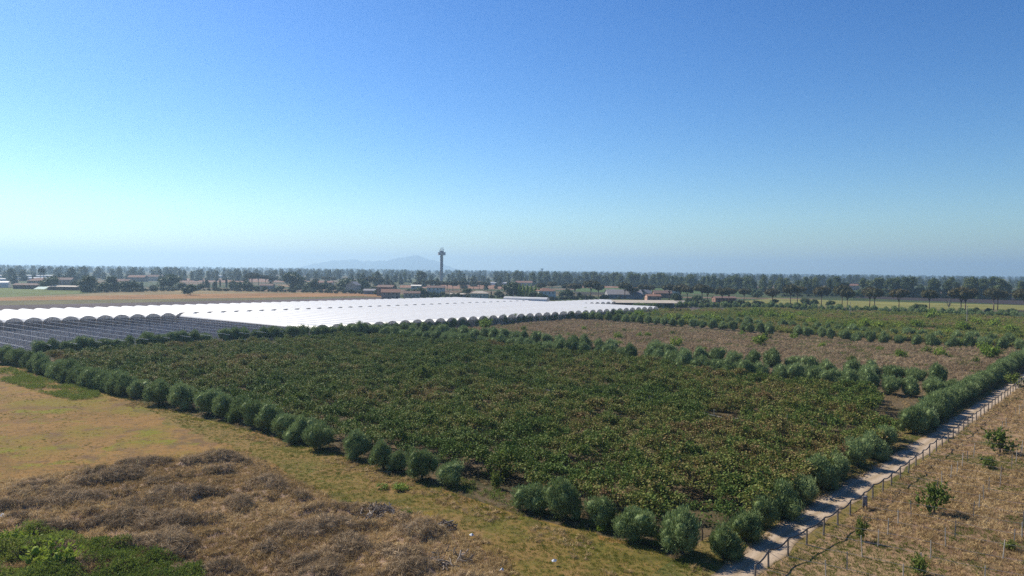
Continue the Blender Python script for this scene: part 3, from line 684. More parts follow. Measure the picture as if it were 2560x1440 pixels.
# its sheeted side wall towards the bare frames
sw0 = o2 - UG * .5; w1 = MB(); dirv = V; n = 46; LL = L2 - S2
for i in range(n):
    a = V * LL * i / n; c = V * LL * (i + 1) / n; w1.add([(a[0], a[1], .1), (c[0], c[1], .1), (c[0], c[1], EAVE - .15), (a[0], a[1], EAVE - .15)], [(0, 1, 2, 3)])
sw = w1.build('side_wall', M_side, e2, loc=(*(-UG * .5), 0))
pst = MB(); pst.tube([(0, 0, 0), (0, 0, EAVE)], .06, 4); pm = pst.mesh('post', M_dsteel)
for i in range(0, n + 1): link('post', pm, sw, (*(V * LL * i / n - UG * .03), 0))
rl = MB()
for z in (1.0, 2.0, EAVE - .1): rl.tube([(0, 0, z), (*(V * LL), z)], .04, 4)
rl.build('rail', M_dsteel, sw, loc=(*(-UG * .02), 0))
block('greenhouse', 47, 57, 17, 28, 'short far corner block of white tunnels beside the long open shed', True)
# single cross tunnel behind the rear block
ct = P(1370, 755, 0); ct0 = P(1262, 752, 0); dv = ct - ct0; dl = np.linalg.norm(dv); dn = np.array([-dv[1], dv[0]]) / dl * 4.0; cb = MB(); ns = 8
for j in range(2):
    pass
v = []; f = []
for j in range(7):
    for i in range(ns + 1):
        a = math.pi * i / ns; q = ct0 + dv * j / 6 + dn * math.cos(a); v.append((q[0], q[1], 3.6 * math.sin(a) ** .7 if 0 < i < ns else 0))
for j in range(6):
    for i in range(ns): k = j * (ns + 1) + i; f.append((k, k + 1, k + ns + 2, k + ns + 1))
et = empty('tunnel', (0, 0, 0), 0, 1, 'single white polytunnel standing crosswise behind the rear tunnel block', 'polytunnel')
link('film', mesh_np('film', v, np.array(f), M_film, smooth=True), et)
eb = MB(); eb.add([v[6 * (ns + 1) + i] for i in range(ns + 1)], [tuple(range(ns + 1))]); eb.build('end_film', M_gable, et)
# --- bare frames and mulched beds
M_mulch = groundmat('black_mulch', [(.3, (.04, .032, .032)), (.6, (.075, .062, .06)), (.8, (.13, .11, .105))], .2, 1.5, 6, (.3, .4, .3), .3, .1, rough=.5)
bare0, bare1 = -7, I2
mp = np.array([A0 + UG * (bare0 - .5) + V * 2.5, A0 + UG * (bare1 + .45) + V * 2.5, A0 + UG * (bare1 + .45) + V * (L2 + 1), A0 + UG * (bare0 - .5) + V * (L2 + 1)])
sheet('mulched_ground', mp, .014, M_mulch)
bed = MB(); bed.add([(-.55, 0, 0), (-.38, 0, .28), (.38, 0, .28), (.55, 0, 0), (-.55, L2 - 5, 0), (-.38, L2 - 5, .28), (.38, L2 - 5, .28), (.55, L2 - 5, 0)], [(0, 4, 5, 1), (1, 5, 6, 2), (2, 6, 7, 3), (0, 1, 2, 3), (7, 6, 5, 4)]); bm_ = bed.mesh('mulched_bed', M_mulch)
fe = empty('bare_greenhouse', (*A0, 0), 0, 1, 'bare steel tunnel frame without film over dark mulched beds', 'greenhouse frame')
post = MB(); post.tube([(0, 0, 0), (0, 0, EAVE)], .06, 4); pm = post.mesh('post', M_dsteel)
gt = MB(); gt.box((0, 0, 0), (L2 - 3, .14, .1), VA); gmm = gt.mesh('gutter', M_steel)
nbed = 0; hp = []
for i in range(bare0, bare1 + 1):
    q = UG * (i - .5)
    g = link('gutter', gmm, fe, (*(q + V * (L2 / 2 + 2)), EAVE))
    for k in range(0, 13 if i > -3 else 8): link('post', pm, fe, (*(q + V * (3 + k * (7.0 if k else 0))), 0))
    if i > bare0:
        for k in range(2): link('post', pm, fe, (*(q - UG * (.33 + .33 * k) + V * 3), 0))
        cr = MB(); cr.tube([(0, 0, 0), (*(-UG), 0)], .045, 4)
        cm = cr.mesh('cross_bar', M_dsteel)
        for k in (0,): 
            for z in (EAVE, 1.9): link('cross_bar', cm, fe, (*(q + V * 3), z))
    for k in range(4):
        b0 = A0 + UG * (i - .5 + (k + .5) / 4) + V * 5
        o = link('mulched_bed', bm_, None, (b0[0], b0[1], .01)); o.rotation_euler = (0, 0, VA - math.pi / 2); nbed += 1
        tag(o, 'long dark mulched bed under the bare frames, %s counting from the left' % nth(nbed), 'raised bed', 'mulched beds under the bare frames')
        for t_ in np.arange(1, L2 - 6, 1.6): hp.append((*(b0 + V * (t_ + rng.uniform(-.2, .2))), .02))
def hoop():
    b = MB(); b.tube([(-.62, 0, 0), (-.58, 0, .45), (-.35, 0, .8), (0, 0, .92), (.35, 0, .8), (.58, 0, .45), (.62, 0, 0)], .045, 4); return b.mesh('hoop', M_steel)
hp = np.array(hp); scatter('wire_hoops', 'hoops', [hoop()], hp, 1.0, rot=np.column_stack([rng.normal(0, .12, len(hp)), rng.normal(0, .05, len(hp)), rng.normal(VA - math.pi / 2, .12, len(hp))]), label='small bent wire hoops standing over the mulched beds', cat='hoops')
# far greenhouses seen as pale strips
def far_tunnel(px0, px1, py, h, label, w=14):
    a, b_ = P(px0, py), P(px1, py); d = b_ - a; L = np.linalg.norm(d); nn = np.array([-d[1], d[0]]) / L
    v = []; f = []
    for j in range(2):
        for i in range(9):
            g = math.pi * i / 8; q = a + d * j + nn * (w / 2 * (1 - math.cos(g))); v.append((q[0], q[1], h * math.sin(g) ** .7 if 0 < i < 8 else 0))
    for i in range(8): f.append((i, i + 1, i + 10, i + 9))
    e = empty('far_greenhouse', (0, 0, 0), 0, 1, label, 'greenhouse', 'far pale greenhouses'); link('film', mesh_np('film', v, np.array(f), M_film, smooth=True), e)
    m = MB(); m.add(v[:9], [tuple(range(9))]); m.add(v[9:], [tuple(range(9))]); m.build('end_film', M_gable, e)
for a in [(-60, 22, 702.5, 4, 'far white greenhouse at the left picture edge, lowest of three'), (-60, 165, 694, 4.5, 'long far white greenhouse strip left of the two palms, topmost'), (22, 118, 699.5, 4, 'far white greenhouse just below the two palms'),
          (1222, 1272, 712, 4, 'far white greenhouse behind the umbrella pines by the tower'), (1160, 1178, 712.5, 5, 'small far white roof between the pine trunks right of the tower'),
          (1612, 1642, 711, 5, 'far white greenhouse behind eucalyptus, left one of a pair'), (1652, 1682, 711, 5, 'far white greenhouse behind eucalyptus, right one of a pair'),
          (1000, 1028, 697, 5, 'far pale greenhouse in the meadow left of the tower'), (540, 560, 694, 5, 'tiny far white roof at the edge of the pink field'), (193, 213, 694.5, 4, 'tiny far white strip right of the long greenhouse')]: far_tunnel(*a)
far_tunnel(-40, 20, 719.5, 7.0, 'white domed tunnel beside the green crop at the left edge', 16)

# ================================================================== TREES BEYOND
def place(px, py, top, proto, H, name, label, cat, group, wide=1.0, dark=None):
    """stand a tree of prototype height H at ground pixel (px, py), its top at pixel row top"""
    q = P(px, py); d = math.hypot(q[0], q[1]); h = (py - top) * d / F * 1.0
    s = h / H; return plant(name, proto, q, (s * wide, s * wide, s), label, cat, group)
PX = [(630, 719, 684, 1), (646, 714, 687, .9), (664, 713, 689, .9), (682, 713, 692, .9), (717, 713, 692, .9), (753, 716, 693, 1), (790, 713, 696, 1), (812, 711, 692, 1), (832, 711, 693, 1.1), (925, 722, 692, 1.1), (950, 720, 695, 1.1), (972, 718, 699, 1.2),
      (1042, 726, 704, 1), (1077, 727, 700, 1.1), (1098, 727, 702, 1.1), (1118, 726, 703, 1.1), (1132, 727, 703, 1), (1152, 726, 702, 1), (1166, 724, 703, .9), (1184, 723, 702, 1), (1199, 724, 704, .9), (1212, 726, 705, 1.1),
      (1290, 745, 708, .7), (1352, 735, 708, 1), (1380, 732, 704, 1), (1418, 740, 709, 1), (1437, 743, 708, 1.1), (1477, 747, 701, .95), (1496, 743, 712, 1), (1562, 747, 707, .95), (1580, 747, 718, 1.1), (1607, 745, 711, .9), (1625, 741, 714, 1), (1673, 750, 711, .95),
      (1701, 754, 711, .9), (1718, 755, 717, .9), (1755, 757, 711, .9), (1768, 757, 719, .9), (1805, 763, 721, .85), (1822, 759, 721, .9), (1860, 756, 722, 1), (1931, 762, 724, 1), (1976, 765, 714, .75), (1993, 758, 718, 1), (2053, 769, 720, .8), (2105, 769, 717, .75),
      (2118, 771, 727, .8), (2174, 772, 724, .8), (2186, 775, 726, .85), (2247, 778, 728, .8), (2323, 779, 731, .7), (2402, 784, 728, .85), (2413, 783, 729, .85), (2484, 775, 730, .85), (2494, 775, 732, .9), (2562, 780, 733, .9), (2600, 782, 733, .9)]
for k, (a, b, c, wd) in enumerate(PX):
    place(a, b, c, PINES[k % 6], 13.2, 'umbrella_pine', 'umbrella pine with flat dark crown, %s from the left along the line' % nth(k + 1), 'pine tree', 'umbrella pines across the plain', wd * 1.12)
# broadleaf trees and bushes in the middle distance, listed from left to right
BX = [(15, 699, 688, 'b'), (82, 712, 692, 'c'), (123, 724, 696, 'b'), (150, 712, 700, 'b'), (185, 722, 706, 'e'), (220, 730, 697, 'e'), (240, 727, 707, 'b'), (262, 729, 708, 'b'), (281, 727, 697, 'e'), (310, 728, 705, 'b'), (331, 728, 703, 'b'), (352, 722, 709, 'e'), (382, 725, 714, 'b'), (405, 724, 716, 'b'), (423, 723, 688, 'b'), (475, 737, 712, 'b'),
      (452, 724, 708, 'b'), (500, 725, 710, 'b'), (508, 722, 701, 'c'), (541, 718, 701, 'c'), (550, 718, 698, 'c'), (566, 720, 694, 'c'), (582, 722, 704, 'e'), (590, 722, 706, 'b'), (600, 724, 705, 'b'), (620, 727, 705, 'b'), (640, 727, 715, 'b'), (660, 728, 716, 'b'), (700, 728, 714, 'b'), (733, 722, 682, 'b'), (745, 728, 712, 'b'), (770, 728, 706, 'b'), (783, 729, 704, 'e'),
      (805, 729, 708, 'b'), (830, 729, 712, 'b'), (850, 730, 716, 'b'), (865, 728, 696, 'b'), (905, 729, 697, 'b'), (915, 728, 708, 'b'), (935, 732, 716, 'b'), (950, 732, 717, 'b'), (1020, 740, 722, 'b'), (1035, 741, 722, 'b'), (1052, 742, 718, 'b'), (1070, 742, 728, 'b'), (1085, 742, 730, 'e'), (1105, 742, 729, 'b'), (1130, 742, 731, 'b'), (1150, 742, 730, 'b'), (1165, 740, 720, 'b'), (1228, 742, 726, 'c'), (1246, 742, 726, 'b'), (1268, 740, 726, 'c'), (1283, 746, 704, 'b'),
      (1298, 747, 712, 'p'), (1308, 747, 710, 'p'), (1318, 747, 709, 'p'), (1328, 748, 711, 'p'), (1338, 747, 712, 'p'), (1347, 748, 718, 'p'), (1330, 750, 728, 'b'), (1352, 751, 731, 'b'), (1362, 751, 736, 'b'), (1405, 745, 728, 'b'), (1420, 745, 722, 'b'), (1448, 744, 732, 'e'), (1512, 745, 735, 'b'), (1530, 746, 737, 'b'), (1690, 755, 732, 'b'), (1740, 757, 738, 'b'), (1880, 742, 722, 'b'), (1895, 745, 726, 'b'), (1935, 762, 748, 'b'), (2015, 765, 747, 'b'), (2035, 766, 749, 'b'), (2075, 767, 752, 'b'), (2135, 748, 730, 'b'), (2150, 745, 729, 'b'), (2290, 776, 761, 'b'), (2305, 777, 763, 'b'), (2440, 782, 770, 'b'), (2470, 784, 772, 'b'), (2530, 788, 774, 'b')]
KN = {'b': ('round_tree', 'rounded dark green broadleaf tree, %s from the left beyond the tunnels', 'tree'), 'e': ('airy_tree', 'tall airy broadleaf tree, %s from the left beyond the tunnels', 'tree'), 'c': ('cypress', 'narrow dark cypress, %s from the left beyond the tunnels', 'cypress'), 'p': ('poplar', 'bright green drooping poplar, %s from the left of its clump', 'poplar')}
cnt = {}
for (a, b, c, t_) in sorted(BX):
    cnt[t_] = cnt.get(t_, 0) + 1; nm, lb, ct_ = KN[t_]
    pr, H = {'b': (BUSHY[cnt[t_] % 3], 6.0), 'e': (BROAD[cnt[t_] % 3], 11.0), 'c': (CYP[cnt[t_] % 2], 9.3), 'p': (POP[cnt[t_] % 3], 10.3)}[t_]
    place(a, b, c, pr, H, nm, lb % nth(cnt[t_]), ct_, KN[t_][2] + 's beyond the tunnels', 1.15 if t_ == 'b' else 1.0)
# bare dead tree beside the pines
q = P(2371, 778); m = MB(); m.tube([(0, 0, -.2), (.2, 0, 3)], [.35, .25], 6)
for k in range(16):
    a = rng.uniform(0, 6.283); h = rng.uniform(6, 11); r0 = rng.uniform(.8, 3.2); m.tube([(.2, 0, 2.8), (math.cos(a) * r0 * .5, math.sin(a) * r0 * .5, h * .6), (math.cos(a) * r0, math.sin(a) * r0, h)], [.16, .1, .04], 4)
de = empty('dead_tree', (*q, 0), 0, 1, 'leafless grey dead tree standing among the pines at right', 'tree'); m.build('trunk', M_palebark, de)
# two tall fan palms
for k, (a, b, c) in enumerate([(101, 712, 678), (109, 712, 680)]):
    q = P(a, b); d = np.linalg.norm(q); h = (b - c) * d / F; e = empty('palm_tree', (*q, 0), 0, 1, 'tall thin fan palm, %s one of the pair near the pale greenhouses' % ('left' if k == 0 else 'right'), 'palm', 'pair of palms')
    m = MB(); m.tube([(0, 0, 0), (.2, 0, h * .5), (0, .1, h - 2)], [.35, .28, .25], 6); m.build('trunk', M_bark, e)
    link('crown', lobed([(0, 0, h - 2.2, 1.9, 1.9, 2.4)], 60, 1.3, .5, M_dark, 'palm_crown', up=.1, core=.6), e)
# --- eucalyptus belt
belt = PP([(1300, 713), (1500, 714), (1700, 722), (1900, 730), (2100, 738), (2300, 744), (2560, 750), (2760, 755)])
nrmb = np.array([-.35, .94]); bl = []
for off, st in ((0, 8.5), (14, 9.5)):
    b_ = along(belt, st, 6) + nrmb * off + rng.normal(0, 3, (len(along(belt, st)), 2)); bl += [(p, off) for p in b_]
bl.sort(key=lambda t: math.atan2(t[0][0], t[0][1]))
cn = {0: 0, 14: 0}
for p, off in bl:
    pxx = 1280 + F * p[0] / p[1]
    if 2120 < pxx < 2155 and off == 0: continue
    cn[off] += 1; s = rng.uniform(.45, 1.05) if off == 0 else rng.uniform(.55, 1.1)
    plant('eucalyptus_tree', EUC[rng.integers(0, 5)], p, (s * rng.uniform(1.05, 1.5), s * rng.uniform(1.05, 1.5), s), 'eucalyptus in the %s line of the long windbreak, %s from its left end' % ('front' if off == 0 else 'rear', nth(cn[off])), 'eucalyptus', 'eucalyptus windbreak')
print('belt', cn)
# trees left of the belt that can still be told apart
ML = [(990, 704, 682), (1000, 705, 684), (1012, 706, 681), (1025, 707, 686), (880, 706, 684), (895, 706, 682), (908, 707, 681), (935, 707, 683), (950, 708, 686), (968, 707, 684), (1120, 706, 684), (1132, 706, 682), (1146, 706, 684), (1160, 707, 683), (1240, 709, 686), (1255, 709, 682), (1270, 710, 683), (1285, 711, 681),
      (460, 701, 678), (480, 701, 680), (500, 701, 677), (520, 701, 678), (540, 701, 677), (575, 700, 679), (600, 700, 680), (690, 701, 676), (705, 702, 678), (725, 702, 681), (770, 702, 682), (790, 703, 680), (820, 703, 683), (380, 699, 676), (400, 699, 674), (350, 698, 677), (330, 698, 676), (300, 697, 673), (280, 697, 675), (210, 694, 671), (180, 694, 673)]
for k, (a, b, c) in enumerate(sorted(ML)):
    place(a, b, c, EUC[k % 5], 22.5, 'tall_tree', 'hazy tall tree on the plain left of the windbreak, %s from the left' % nth(k + 1), 'tree', 'tall trees left of the windbreak', 1.25)
# --- the far wood: one hazy mass
fp = []
for D, sp_, pr in ((1050, 11, .30), (1300, 11, .62), (1600, 12, .85), (1950, 12, .9), (2400, 13, .9), (3000, 15, .95), (3800, 17, .95), (4800, 20, 1), (6200, 24, 1), (8000, 30, 1), (10500, 40, 1)):
    x = np.arange(-1.0 * D, 1.0 * D, sp_); y = D * (1 + .06 * np.sin(x / D * 5 + D) + .1 * (vnoise(np.column_stack([x, x * 0 + D]), D * .2, 3) - .5)) + rng.normal(0, D * .012, len(x))
    xx = x + rng.normal(0, sp_ * .4, len(x)); k = rng.random(len(x)) < pr
    k &= vnoise(np.column_stack([xx, y]), 140, 31) > (.40 if D < 1500 else .25)
    if D < 1200: k &= np.abs(xx / y + .35) > .12
    fp.append(np.column_stack([xx, y, np.zeros(len(x)), np.full(len(x), D)])[k])
fp = np.vstack(fp)
# scattered tree clumps and garden trees between the belts
xs = rng.uniform(-1, 1, 900); ds = rng.uniform(820, 2600, 900); gx = np.column_stack([xs * .95 * ds, ds, np.zeros(900), np.full(900, 500)])
gx = gx[vnoise(gx, 70, 44) > .55]; fp = np.vstack([fp, gx])
pxx = 1280 + F * fp[:, 0] / fp[:, 1]
kk = ~((fp[:, 1] < 1500) & (pxx > 1290)); kk &= ~((np.abs(pxx - 1104) < 8) & (fp[:, 1] < 1600)); fp = fp[kk]
sz = np.where(fp[:, 3] == 500, rng.uniform(.3, .6, len(fp)), rng.uniform(.42, 1.04, len(fp)) * np.where(fp[:, 3] > 5000, 1.1, 1.0))
wd = np.where(fp[:, 3] > 4000, 1.9, 1.45)
M_far = leafmat('far_leaf', k=.95, stops= [(0, (.04, .06, .022)), (.5, (.075, .10, .035)), (1, (.14, .16, .06))], rough=.6, trans=.1, spec=.1, tint=True)
FAR = [euc_proto(40 + s, 22.0, 1.1, M_far, 9, 2.0, 1.3)[0] for s in range(5)]; rng = np.random.default_rng(33)
scatter('far_wood', 'far_trees', FAR, fp[:, :3], np.column_stack([sz * wd, sz * wd, sz]), tilt=.02, label='hazy blue-green wood stretching along the horizon', cat='wood')
print('far', len(fp))
# low scrub and hedges among the farms
hx = np.vstack([along(PP([(240, 731), (330, 730), (450, 726), (640, 729), (860, 733), (960, 736)]), 4, 3) + rng.normal(0, 3, (len(along(PP([(240, 731), (330, 730), (450, 726), (640, 729), (860, 733), (960, 736)]), 4)), 2)),
                along(PP([(1010, 743), (1170, 744), (1260, 745)]), 4, 3), along(PP([(1380, 750), (1520, 748)]), 4, 3), along(PP([(1700, 760), (1860, 764), (1930, 766)]), 4, 2), along(PP([(1930, 742), (2120, 741), (2160, 743)]), 6, 4)])
hx = np.vstack([hx, hx[::2] + rng.normal(0, 9, (len(hx[::2]), 2)) + np.array([0, 9])])
M_hs = leafmat('scrub_leaf', [(0, (.03, .045, .018)), (.5, (.055, .075, .03)), (1, (.10, .10, .05))], .6, .12, .1, tint=True)
SCR = [round_proto(30 + s, M_hs, 3.2, 2.2, 60, .5, .3)[0] for s in range(3)]; rng = np.random.default_rng(34)
scatter('farm_undergrowth', 'scrub', SCR, hx, rng.uniform(.5, 1.3, len(hx)), tilt=.05, label='low dark scrub between the farms and the tunnels', cat='undergrowth')

# ================================================================== BUILDINGS
def wallmat(n, c): return plain(n, c, .9, .15, .6)
W_cream, W_pale, W_pink, W_grey, W_brick, W_stone = wallmat('cream_plaster', (.62, .52, .38)), wallmat('pale_plaster', (.66, .62, .55)), wallmat('pink_plaster', (.55, .33, .24)), wallmat('grey_render', (.30, .29, .29)), wallmat('brown_brick', (.27, .15, .11)), wallmat('old_stone', (.42, .37, .31))
R_red, R_brown, R_grey, R_tan = plain('red_tiles', (.23, .12, .085), .9, .3, 1.5), plain('brown_tiles', (.17, .105, .085), .9, .3, 1.5), plain('grey_sheet', (.22, .21, .22), .7, .2, .8), plain('tan_sheet', (.42, .36, .29), .8, .2, .8)
M_glass, M_shut, M_darkin = plain('window_glass', (.03, .035, .045), .2, .2, 3, .6), plain('shutter', (.09, .06, .045), .8, .2, 3), plain('dark_opening', (.02, .018, .017), .9, .2, 3)
def house(px, py, w, d, h, rise, rot, wall, roof, label, hip=False, name='farmhouse', wins=3, floors=1, chim=True, door=True, cat='house'):
    q = P(px, py); e = empty(name, (*q, 0), rot, 1, label, cat)
    b = MB()
    if hip: b.box((0, 0, h / 2), (w, d, h))
    else: b.add([(-w / 2, -d / 2, 0), (w / 2, -d / 2, 0), (w / 2, d / 2, 0), (-w / 2, d / 2, 0), (-w / 2, -d / 2, h), (w / 2, -d / 2, h), (w / 2, d / 2, h), (-w / 2, d / 2, h), (-w / 2, 0, h + rise), (w / 2, 0, h + rise)], [(0, 1, 5, 4), (2, 3, 7, 6), (1, 2, 6, 9, 5), (3, 0, 4, 8, 7)])
    wo_ = b.build('wall', wall, e)
    r = MB(); o = .5; k = .12
    if hip:
        rw = max(.2, (w - d) / 2); r.add([(-w / 2 - o, -d / 2 - o, h), (w / 2 + o, -d / 2 - o, h), (w / 2 + o, d / 2 + o, h), (-w / 2 - o, d / 2 + o, h), (-rw, 0, h + rise), (rw, 0, h + rise)], [(0, 1, 5, 4), (2, 3, 4, 5), (1, 2, 5), (3, 0, 4), (3, 2, 1, 0)])
    else:
        sl_ = rise / (d / 2)
        for s in (-1, 1):
            y0, z0 = s * (d / 2 + o), h - sl_ * o; r.add([(-w / 2 - o, y0, z0), (w / 2 + o, y0, z0), (w / 2 + o, 0, h + rise), (-w / 2 - o, 0, h + rise), (-w / 2 - o, y0, z0 + k), (w / 2 + o, y0, z0 + k), (w / 2 + o, 0, h + rise + k), (-w / 2 - o, 0, h + rise + k)], [(0, 1, 2, 3), (4, 5, 6, 7), (0, 1, 5, 4), (0, 3, 7, 4), (1, 2, 6, 5)])
    ro = r.build('roof', roof, e)
    if chim: c = MB(); c.box((w * .22, d * .12, h + rise * .8 + .4), (.7, .7, 1.6)); c.build('chimney', W_brick, ro)
    wm = MB(); wm.box((0, 0, 0), (1.0, .14, 1.3)); wmm = wm.mesh('window', M_shut); pm_ = MB(); pm_.box((0, -.09, 0), (.75, .06, 1.05)); pmm = pm_.mesh('pane', M_glass)
    for fl in range(floors):
        z = h / floors * (fl + .55)
        for i in range(wins):
            x = -w / 2 + w * (i + .7) / (wins + .4)
            if door and fl == 0 and i == wins // 2: continue
            o1 = link('window', wmm, e, (x, -d / 2 - .05, z)); link('pane', pmm, o1)
        o1 = link('window', wmm, e, (w / 2 + .05, 0, z)); o1.rotation_euler = (0, 0, math.pi / 2); link('pane', pmm, o1)
        o1 = link('window', wmm, e, (-w / 2 - .05, 0, z)); o1.rotation_euler = (0, 0, -math.pi / 2); link('pane', pmm, o1)
    if door: dm = MB(); x = -w / 2 + w * (wins // 2 + .7) / (wins + .4); dm.box((x, -d / 2 - .05, 1.05), (1.1, .12, 2.1)); dm.build('door', M_shut, e)
    return e
house(977, 747, 15, 11, 5.6, 2.4, R(8), W_pink, R_red, 'red-roofed farmhouse with shaded grey side right behind the tunnels', floors=2, wins=4)
house(966, 739, 15, 10, 8, 1.8, R(-12), W_brick, R_brown, 'tall brown brick house behind the red-roofed farmhouse', floors=2)
house(884, 730, 14, 11, 7.5, 3.5, R(80), W_stone, R_grey, 'pale old stone house with pointed gable among the trees', floors=2, wins=3)
house(1199, 745, 15, 9, 4.2, 2.2, R(-6), W_cream, R_tan, 'cream cottage with hipped tan roof behind the tunnels', hip=True, wins=4)
house(1364, 748, 15, 11, 7.2, 2.6, R(14), W_pale, R_red, 'white two-storey house with orange hipped roof beside the poplars', hip=True, floors=2, wins=4)
house(1632, 752, 12, 8, 4.2, 1.4, R(5), W_pink, R_red, 'small pink house behind the long open shed', wins=3)
house(1655, 744, 17, 10, 4.5, 2.4, R(0), W_brick, R_brown, 'brown house with low tiled roof right of the grey barns', wins=4)
house(1680, 738, 15, 9, 5.2, 1.2, R(3), W_pale, W_pale, 'white flat shed behind the pine trunks', wins=5, chim=False, name='shed', cat='shed')
house(1558, 746, 32, 17, 4.0, 4.2, R(4), W_grey, R_grey, 'big grey barn with wide sheet roof, larger of two', wins=7, chim=False, name='barn', cat='barn')
house(1610, 743, 16, 14, 4.0, 4.0, R(60), W_grey, R_grey, 'smaller grey barn with dark open gable', wins=3, chim=False, name='barn', cat='barn')
house(1041, 738, 9, 8, 9, .8, R(0), W_pale, W_pale, 'pale square block house left of the tower pines', floors=3, wins=2, chim=False)
house(1030, 744, 14, 8, 4, 1.6, R(4), W_cream, R_brown, 'low cream house hidden behind dark trees, below the block house', wins=4)
house(1090, 735, 17, 9, 6.5, 1.8, R(0), W_pale, R_brown, 'pale house half hidden under the umbrella pines', floors=2, wins=4)
house(925, 735, 11, 8, 3.5, 1.5, R(0), W_grey, R_grey, 'low grey shed left of the brown brick house', wins=3, chim=False, name='shed', cat='shed')
house(1145, 743, 14, 8, 2.8, .8, R(4), W_grey, R_tan, 'low pale-roofed shed just behind the tunnels below the pines', wins=3, chim=False, name='shed', cat='shed')
house(2128, 725, 20, 12, 7, 2.5, R(0), W_pink, R_red, 'red house in a gap of the eucalyptus windbreak', floors=2, wins=4)
house(70, 722, 24, 10, 4, 1.6, R(3), W_brick, R_brown, 'long brown barn at the edge of the green crop', wins=5, chim=False, name='barn', cat='barn')
house(165, 725, 30, 12, 3.4, 1.0, R(-3), W_brick, R_tan, 'long low barn with pale roof beside the green crop', wins=6, chim=False, name='barn', cat='barn')
house(100, 714, 22, 12, 6, 3.0, R(0), W_pink, R_red, 'reddish house with hipped roof near the two palms', hip=True, floors=2, wins=4)
house(160, 712, 22, 12, 6.5, 2.5, R(8), W_pink, R_brown, 'pinkish house right of the palms', floors=2, wins=4)
house(302, 716, 24, 12, 6.0, 2.5, R(0), W_pale, R_brown, 'pale house behind the bushes left of the big round tree', floors=2, wins=4)
house(345, 704, 26, 13, 7, 3, R(0), W_pink, R_red, 'distant red-roofed house above the dark green field', floors=2, wins=4)
house(388, 702, 24, 13, 7, 3, R(10), W_cream, R_brown, 'distant brown-roofed house right of the red-roofed one', floors=2, wins=4)
house(668, 722, 15, 9, 4, 1.8, R(0), W_cream, R_brown, 'low house under the umbrella pine group at left', wins=4)
house(815, 714, 20, 11, 4.5, 2, R(0), W_cream, R_red, 'distant house under the broad pine crowns', wins=4)
house(1310, 714, 26, 13, 5, 2.5, R(0), W_cream, R_red, 'distant red roof behind the poplars', wins=4)
house(1810, 755, 18, 9, 3.6, 1.2, R(4), W_brick, R_brown, 'low brown shed behind the pines right of the sheds', wins=4, chim=False, name='shed', cat='shed')
# pale green awning tent
q = P(100, 728); e = empty('awning', (*q, 0), .1, 1, 'small pale green awning at the edge of the crop field', 'awning'); m = MB(); m.add([(-5, -2, 2.0), (5, -2, 2.0), (6.5, 3, 4.2), (-3, 3, 4.2)], [(0, 1, 2, 3)]); m.build('canvas', plain('awning_canvas', (.55, .68, .58), .8, .1, 2), e)
m = MB()
for x, y, z in ((-5, -2, 2), (5, -2, 2), (6.5, 3, 4.2), (-3, 3, 4.2)): m.tube([(x, y, 0), (x, y, z)], .06, 4)
m.build('post', M_steel, e)
# long open shed in front of the pines
a, b_ = P(1532, 770), P(1690, 771); dv = b_ - a; L = np.linalg.norm(dv); ra = math.atan2(dv[1], dv[0]); e = empty('open_shed', (*((a + b_) / 2), 0), ra, 1, 'long low open-sided shed with pale flat roof beside the tunnels', 'shed')
m = MB(); m.add([(-L / 2, -4, 3.6), (L / 2, -4, 3.6), (L / 2, 4.5, 5.2), (-L / 2, 4.5, 5.2), (-L / 2, -4, 3.8), (L / 2, -4, 3.8), (L / 2, 4.5, 5.4), (-L / 2, 4.5, 5.4)], [(3, 2, 1, 0), (4, 5, 6, 7), (0, 1, 5, 4), (1, 2, 6, 5), (2, 3, 7, 6), (3, 0, 4, 7)]); m.build('roof', R_tan, e)
m = MB(); m.box((0, 4, 2.4), (L, .2, 4.8)); m.build('back_wall', W_grey, e)
m = MB(); m.box((0, 0, 1.8), (.22, .22, 3.6)); pmm = m.mesh('post', M_wood)
for i in range(12): link('post', pmm, e, (-L / 2 + .3 + (L - .6) * i / 11, -3.6, 0))
m = MB(); m.box((0, 0, 1.5), (3.0, .2, 3.0)); pmm = m.mesh('wall_panel', W_cream)
for i in (3, 4, 6, 8): link('wall_panel', pmm, e, (-L / 2 + (L - .6) * (i + .5) / 11, -2.2, 0))
house(1697, 768, 9, 8, 3.0, 1.6, R(25), W_stone, R_tan, 'small shed with pale pitched roof at the end of the open shed', wins=2, chim=False, name='shed', cat='shed')

# ------------------------------------------------------------------ the tower
tq = P(1104, 704); TD = np.linalg.norm(tq); s = TD / F
e = empty('tower', (*tq, 0), R(20), 1, 'tall concrete tower with double-ring platform and rooftop antennas', 'tower')
zt = lambda py: CAMH + (673.0 - py) * s
M_tc = plain('tower_concrete', (.34, .30, .32), .85, .15, .1); M_tp = plain('tower_pale_band', (.62, .52, .54), .8, .1, .2); M_td = plain('tower_dark_band', (.09, .07, .09), .7, .1, .3)
def ring(r, z0, z1, n=24): b = MB(); b.tube([(0, 0, z0), (0, 0, z1)], r, n); return b
ring(3.6 * s, 0, zt(638), 12).build('shaft', M_tc, e)
for k in range(18):
    m = MB(); a = R(215); z = 6 + k * (zt(645) - 6) / 18; m.box((math.cos(a) * 3.55 * s, math.sin(a) * 3.55 * s, z), (.5 * s, 1.7 * s, 1.5), a); m.build('window', M_td, e)
m = MB(); a = R(190); m.box((math.cos(a) * 4.0 * s, math.sin(a) * 4.0 * s, zt(640) / 2), (.8 * s, .8 * s, zt(640)), a); m.build('duct', M_tp, e)
